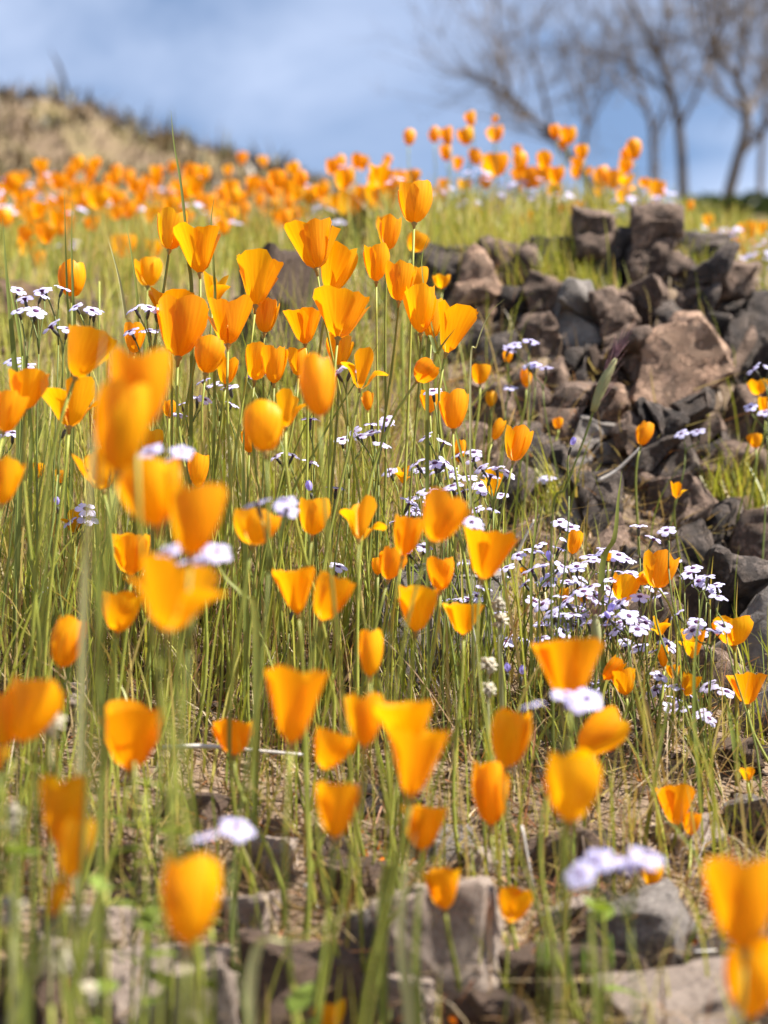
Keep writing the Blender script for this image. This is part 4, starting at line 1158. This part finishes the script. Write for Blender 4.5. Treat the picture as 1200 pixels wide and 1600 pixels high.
tall_blade([(395,1510),(460,1470),(540,1430),(625,1385)], .64, .0050, 'blurred yellow blade lying aslant over the stones', 'blade_pale')
tall_blade([(600,1380),(640,1360),(680,1340),(715,1315)], .72, .0050, 'short lime blade aslant beside the round poppy')
tall_blade([(40,1600),(30,1480),(25,1350),(40,1230)], .58, .0042, 'blurred thick blade at the leafy edge')
tall_blade([(110,1600),(130,1500),(150,1420),(190,1330)], .60, .0055, 'blurred leaning blade beside the hanging petals')
tall_blade([(20,1600),(60,1520),(80,1450),(75,1330)], .60, .0045, 'second blurred blade at the leafy edge', 'blade_pale')

# foxtail heads
def foxtail(pix, d, label, awn=.03):
    pts = [P(a, b, d) for a, b in pix]
    foot = down(pts[0])
    pts = [foot] + pts
    root = thing('foxtail_grass', label, 'grass', foot)
    path = smooth_path([p - foot for p in pts], 6)
    n = len(path)
    V, F = tube(path, [.0009] * n, 5); mesh_obj('stalk', V, F, M['blade'], root)
    h0 = int(n * .70)
    hp = path[h0:]
    V, F = tube(hp, [.0030 * math.sin(math.pi * min(1, (i + 1.2) / (len(hp) + .5)))**.7 + .0006 for i in range(len(hp))], 6)
    mesh_obj('seed_head', V, F, M['blade_pale'], root)
    parts = []
    r = random.Random(3)
    dirn = (hp[-1] - hp[0]).normalized()
    for i in range(36):
        p = hp[r.randrange(len(hp))]
        q = dirn * awn * r.uniform(.6, 1) + Vector((r.uniform(-1, 1), r.uniform(-1, 1), r.uniform(-1, 1))) * .006
        parts.append(tube([p, p + q * .6, p + q], [.0004, .0003, .0001], 3, False))
    V, F = merge(parts); mesh_obj('awns', V, F, M['awn'], root)
    return root
foxtail([(862,830),(885,760),(915,680),(938,610),(962,560)], .98, 'blurred foxtail grass with purple awns slanting across the rocks')
foxtail([(925,1150),(930,1080),(932,1010),(930,960)], 1.0, 'foxtail grass among the lavender patch', .02)

def twig(pix, d, rad, label, d2=None, forks=0):
    n = len(pix)
    pts = [P(a, b, d + ((d2 or d) - d) * i / (n - 1)) for i, (a, b) in enumerate(pix)]
    base = pts[0].copy()
    path = smooth_path([p - base for p in pts], 5)
    V, F = tube(path, [rad * (1 - .5 * i / len(path)) for i in range(len(path))], 6)
    o = mesh_obj('twig', V, F, M['twig']); o.location = base
    return tag(o, label, 'twig')
twig([(255,1168),(320,1166),(390,1172),(480,1180)], .95, .0018, 'white dry twig lying across the grass stems')
twig([(478,1380),(500,1430),(540,1470),(568,1498)], .86, .0022, 'grey forked twig lying on the foreground stones')
twig([(480,1380),(482,1420),(484,1455)], .86, .0016, 'thin upright grey stalk beside the forked twig')
twig([(935,752),(960,738),(982,718),(1000,700)], 1.42, .0022, 'pale dry stick poking out of the rocks')
twig([(1150,832),(1168,815),(1198,790)], 1.48, .0024, 'pale dry stick on the bare patch by the outcrop')
twig([(805,870),(820,840),(835,812)], 1.25, .0016, 'thin grey stick before the round grey rock')
twig([(612,1290),(612,1320),(611,1352)], .92, .0018, 'short white stalk standing among fallen petals')
twig([(815,1290),(830,1370),(845,1440)], .88, .0010, 'dry grey stem leaning over brown stones')
twig([(1085,1488),(1120,1486),(1160,1492)], .80, .0011, 'thin pale stick across the dark hollow')
twig([(735,960),(745,1020),(750,1090)], 1.05, .0009, 'fine pale bent straw beside the grey rock')

# pale fluffy seed heads
def seed_head(cx, cy, d, s, label):
    p = P(cx, cy, d); foot = down(p)
    if foot.z > p.z - .01: foot.z = p.z - .02
    root = thing('seeding_weed', label, 'dry weed', foot, 'dry weeds gone to seed')
    V, F = tube(bez(Vector((0, 0, 0)), Vector((.004, 0, (p - foot).z * .4)), (p - foot) * .7, p - foot, 6), [.0008] * 7, 5)
    mesh_obj('stem', V, F, M['blade_pale'], root)
    parts = []
    r = random.Random(int(cx))
    for k in range(46):
        v = Vector((r.gauss(0, 1), r.gauss(0, 1), r.gauss(.3, 1))).normalized()
        parts.append(tube([Vector((0, 0, 0)), v * s * r.uniform(.7, 1)], [.0008, .0011], 3))
    V, F = merge(parts)
    o = mesh_obj('fluff', V, F, M['seed'], root); o.location = p - foot
for cx, cy, d, s, lab in [(778,945,.98,.006,'pale fluffy seed head by the lavender patch, upper'),(782,970,.98,.007,'pale fluffy seed head by the lavender patch, middle'),(762,1040,.95,.007,'buff seed head between stems, above the tall closed poppies'),
                     (762,1078,.93,.006,'buff seed head right above the closed barrel poppies'),(110,1510,.62,.008,'pale round seed head in the blurred leafy edge'),(135,1555,.62,.007,'second pale round seed head in the blurred leafy edge'),(20,1425,.62,.008,'whitish seed head beneath blurred blades'),
                     (80,1130,.7,.008,'grey fluffy seed head beside the blurred broad poppy'),(20,1280,.68,.008,'grey dry seed head by the blurred upright poppy')]:
    seed_head(cx, cy, d, s, lab)

# broad leaved weeds
def leaf_mesh(seed):
    r = random.Random(seed)
    V, F = [], []
    n = 6
    for i in range(n + 1):
        t = i / n
        w = .34 * math.sin(math.pi * min(1, t**.75 * .98 + .02))
        z = .25 * t - .35 * t * t
        V += [(t, -w, z + .05), (t, 0, z), (t, w, z + .05)]
    for i in range(n):
        for s in range(2):
            q = i * 3 + s; F.append((q, q + 1, q + 4, q + 3))
    me = bpy.data.meshes.new('leaf'); me.from_pydata(V, [], F); me.materials.append(M['leaf'])
    for p in me.polygons: p.use_smooth = True
    return me
LEAF = [leaf_mesh(i) for i in range(3)]
def weed(cx, cy, d, label, n=7, s=.022, hgt=.05):
    p = P(cx, cy, d); foot = down(p); 
    if foot.z > p.z - .015: foot.z = p.z - .02
    root = thing('leafy_weed', label, 'plant', foot, 'broad leaved weeds')
    T = p - foot
    V, F = tube(bez(Vector((0, 0, 0)), T * .3, T * .7 + Vector((.003, 0, 0)), T, 6), [.0010] * 7, 5)
    mesh_obj('stem', V, F, M['stem'], root)
    r = random.Random(int(cx * 3 + cy))
    for k in range(n):
        a = k * 2.4 + r.uniform(-.3, .3); f = r.uniform(.35, 1.0)
        q = Quaternion((0, 0, 1), a) @ Quaternion((0, 1, 0), -r.uniform(-.3, .8))
        sz = s * r.uniform(.7, 1.2)
        link('leaf', LEAF[k % 3], root, T * f, q, (sz, sz, sz))
weed(270,1205,.70,'blurred bright green leafy weed above the brown stone', 9, .022)
weed(225,1240,.68,'blurred leafy weed next to the bright green one', 6, .018)
weed(165,1390,.64,'green weed with small leaves near hanging petals', 7, .016)
weed(80,1570,.60,'pale green leaves low in the blurred leafy edge', 8, .018)
weed(460,1585,.66,'small green seedling leaf by the dark stone', 4, .02)
weed(155,440,1.3,'sprig of tiny green leaves over lavender flowers', 6, .008)
weed(210,1190,.72,'pale green weed by the large round poppy', 6, .018)
weed(30,1200,.66,'blurred weed below the blurred broad poppy', 6, .016)
weed(940,1400,.72,'few green leaves under the large blurred violet-white flower', 4, .02)
weed(330,1450,.68,'small weed beside the very large barrel poppy', 5, .014)

# fallen, shrivelled petals
FALL = [(420,1305),(408,1320),(428,1292),(575,1295),(592,1302),(600,1312),(610,1330),(715,1355),(725,1362),(700,1350),(600,1440),(612,1448),(720,1550),(735,1562),(745,1570),(660,1538),(790,1575),(1075,1458),(1084,1457),(365,1075),(372,1090),(60,1000),(55,1040),(455,1310),(880,1300),(700,1572),(440,1515),(335,1505),(250,1515)]
fallm = [petal_mesh('petal', .5 + .3 * i, .8, .16, 900 + i, .4, nu=5, nv=5, mat=M['petal_dry']) for i in range(4)]
for i, (cx, cy) in enumerate(FALL):
    r = random.Random(60 + i)
    d = .60 + (1640 - cy) / 1640 * .95
    p = P(cx, cy, max(.7, min(1.15, d + .12)))
    z = g1(p.x, p.y)
    p.z = z + .006
    q = Quaternion((r.uniform(-1, 1), r.uniform(-1, 1), r.uniform(-1, 1), r.uniform(-1, 1))).normalized()
    o = link('fallen_petal', fallm[i % 4], None, p, q, (r.uniform(.008, .013),) * 3)
    tag(o, 'shrivelled orange petal fallen on the stony soil', 'petal', 'shrivelled petals fallen on the soil')

# seed pods
def pod(cx, cy, d, label):
    p = P(cx, cy, d); foot = down(p)
    if foot.z > p.z - .01: foot.z = p.z - .03
    root = thing('seed_pod', label, 'seed pod', foot, 'lime green seed pods')
    T = p - foot
    V, F = tube(bez(Vector((0, 0, 0)), T * .3, T * .6, T, 5), [.0007] * 6, 5); mesh_obj('stalk', V, F, M['stem'], root)
    V, F = tube([T + Vector((0, 0, z)) for z in (-.002, .002, .007, .013, .018)], [.0005, .0013, .0016, .0010, .0003], 7)
    mesh_obj('pod', V, F, M['leaf'], root)
for a in [(842,1512,.74),(853,1518,.74),(912,1525,.73),(955,1515,.74),(890,1540,.72)]: pod(*a, 'lime green pointed pod on a thin stalk over dark stones')

# ------------------------------------------------------------------ bare trees behind
def tree(trunk, limbs, d, r0, label, seed):
    rr = random.Random(seed)
    pts = [P(a, b, d) for a, b in trunk]
    foot = Vector((pts[0].x, pts[0].y, g1(pts[0].x, pts[0].y) - .1))
    pts[0] = foot.copy()
    root = thing('bare_tree', label, 'tree', foot, 'bare trees behind the rim')
    tp = smooth_path([p - foot for p in pts], 5)
    V, F = tube(tp, [r0 * (1 - .72 * i / len(tp)) for i in range(len(tp))], 8)
    mesh_obj('trunk', V, F, M['bark'], root)
    def twigs(path, rad, depth, acc):
        n = len(path)
        for k in range(3 + depth * 2):
            i = rr.randrange(int(n * .25), n)
            p = path[i]
            t = (path[min(i + 1, n - 1)] - path[max(i - 1, 0)]).normalized()
            dv = (t * rr.uniform(.5, 1.1) + Vector((rr.gauss(0, .55), rr.gauss(0, .55), rr.gauss(.25, .45)))).normalized()
            L = rr.uniform(.5, 1.2) * (.30 + .28 * depth)
            q = [p]
            for s in range(1, 5):
                dv = (dv + Vector((rr.gauss(0, .14), rr.gauss(0, .14), rr.gauss(.03, .12)))).normalized()
                q.append(q[-1] + dv * L / 4)
            rd = min(rad * .5, .003 + .0045 * depth)
            acc.append(tube(q, [rd * (1 - .18 * s) for s in range(5)], 4, False))
            if depth > 0: twigs(q, rd, depth - 1, acc)
    for lb in limbs:
        lp = smooth_path([P(a, b, d + (rr.uniform(-.6, .6) if i else 0)) - foot for i, (a, b) in enumerate(lb)], 5)
        acc = [tube(lp, [r0 * .46 * (1 - .75 * i / len(lp)) for i in range(len(lp))], 6)]
        twigs(lp, r0 * .4, 2, acc)
        V, F = merge(acc); mesh_obj('limb', V, F, M['bark'], root)
    acc = []
    twigs(tp, r0 * .4, 2, acc)
    V, F = merge(acc); mesh_obj('twigs', V, F, M['bark'], root)
tree([(1068,350),(1064,230),(1050,150),(1020,70),(985,0),(955,-90)],
     [[(1062,200),(1095,130),(1118,60),(1130,-40)],[(1050,150),(1000,110),(960,90),(920,100)],[(1030,95),(1040,30),(1060,-60)]], 12, .046, 'bare tree with a trunk curving over at the top', 1)
tree([(1128,350),(1150,260),(1166,190),(1150,120),(1112,70),(1088,-60)],
     [[(1166,190),(1190,140),(1215,80),(1240,0)],[(1152,125),(1165,50),(1180,-50)],[(1160,170),(1125,140),(1095,70),(1085,-30)],[(1150,250),(1190,210),(1230,170)],[(1110,80),(1130,20),(1140,-60)]], 12, .055, 'thick bent bare tree with a fan of fine branches', 2)
tree([(1022,350),(1021,260),(1018,200),(1005,150),(985,90),(975,20)],
     [[(1019,210),(1040,160),(1050,100)],[(1010,165),(975,140),(950,100),(930,60)]], 13, .036, 'slim bare tree between the leaning one and the curved one', 3)
tree([(985,360),(905,262),(862,215),(800,155),(760,128),(728,108)],
     [[(862,215),(850,150),(835,90),(840,20)],[(800,155),(785,100),(760,40)],[(905,262),(915,190),(895,120),(870,70)],[(830,185),(800,180),(775,160)]], 12, .046, 'bare tree leaning far out over the rim', 4)
tree([(1185,350),(1190,240),(1200,150),(1195,60),(1210,-60)], [[(1195,180),(1170,110),(1150,40)],[(1198,120),(1230,60),(1250,-20)]], 14, .036, 'straight bare tree behind the thick bent one', 5)

# shrubs at the foot of the trees
def shrub(cx, cy, d, rx, rz, label, seed):
    c = P(cx, cy, d); foot = Vector((c.x, c.y, g1(c.x, c.y) - .05))
    root = thing('shrub', label, 'shrub', foot, 'dark shrubs behind the rim')
    r = random.Random(seed)
    V, F = [], []
    for k in range(1500):
        v = Vector((r.gauss(0, 1), r.gauss(0, 1), r.gauss(0, 1))).normalized() * r.random()**.35
        p = (c - foot) + Vector((v.x * rx, v.y * rx, v.z * rz)) * (1 + .25 * mnoise.noise(v * 2.5 + Vector((seed, 0, 0))))
        a = Vector((r.gauss(0, 1), r.gauss(0, 1), r.gauss(0, 1))).normalized() * .05
        b = a.cross(Vector((r.gauss(0, 1), r.gauss(0, 1), r.gauss(0, 1)))).normalized() * .03
        q = len(V); V += [p - a, p + b, p + a, p - b]; F.append((q, q + 1, q + 2, q + 3))
    mesh_obj('crown', V, F, M['leaf_dark'], root, smooth=False)
    parts = [tube([Vector((0, 0, 0)), (c - foot) + Vector((r.uniform(-.5, .5) * rx, r.uniform(-.5, .5) * rx, 0))], [.02, .008], 5) for _ in range(5)]
    Vt, Ft = merge(parts); mesh_obj('trunk', Vt, Ft, M['bark'], root)
shrub(1095,345,10,.20,.16,'dark green shrub at the foot of the bare trees',1)
shrub(1165,350,10,.26,.19,'larger dark green shrub beneath the thick bent tree',2)
shrub(1040,360,10,.16,.12,'small dark shrub below the curved tree',3)
shrub(1215,345,10,.2,.16,'dark shrub beneath the straight bare tree',4)

# ------------------------------------------------------------------ labels told by the nearest distinctive poppy
for root, p, what in AUTO:
    q, hd = min(NAMED, key=lambda t: (t[0] - p).length)
    lab = f"{what} {relation(p, q)} {hd}"
    if len(lab.split()) > 16: lab = f"{what} close beside {hd}"
    root['label'] = lab
    root['group'] = 'lavender flowers on the slope' if root.name.startswith('gilia') else 'orange poppies on the slope'
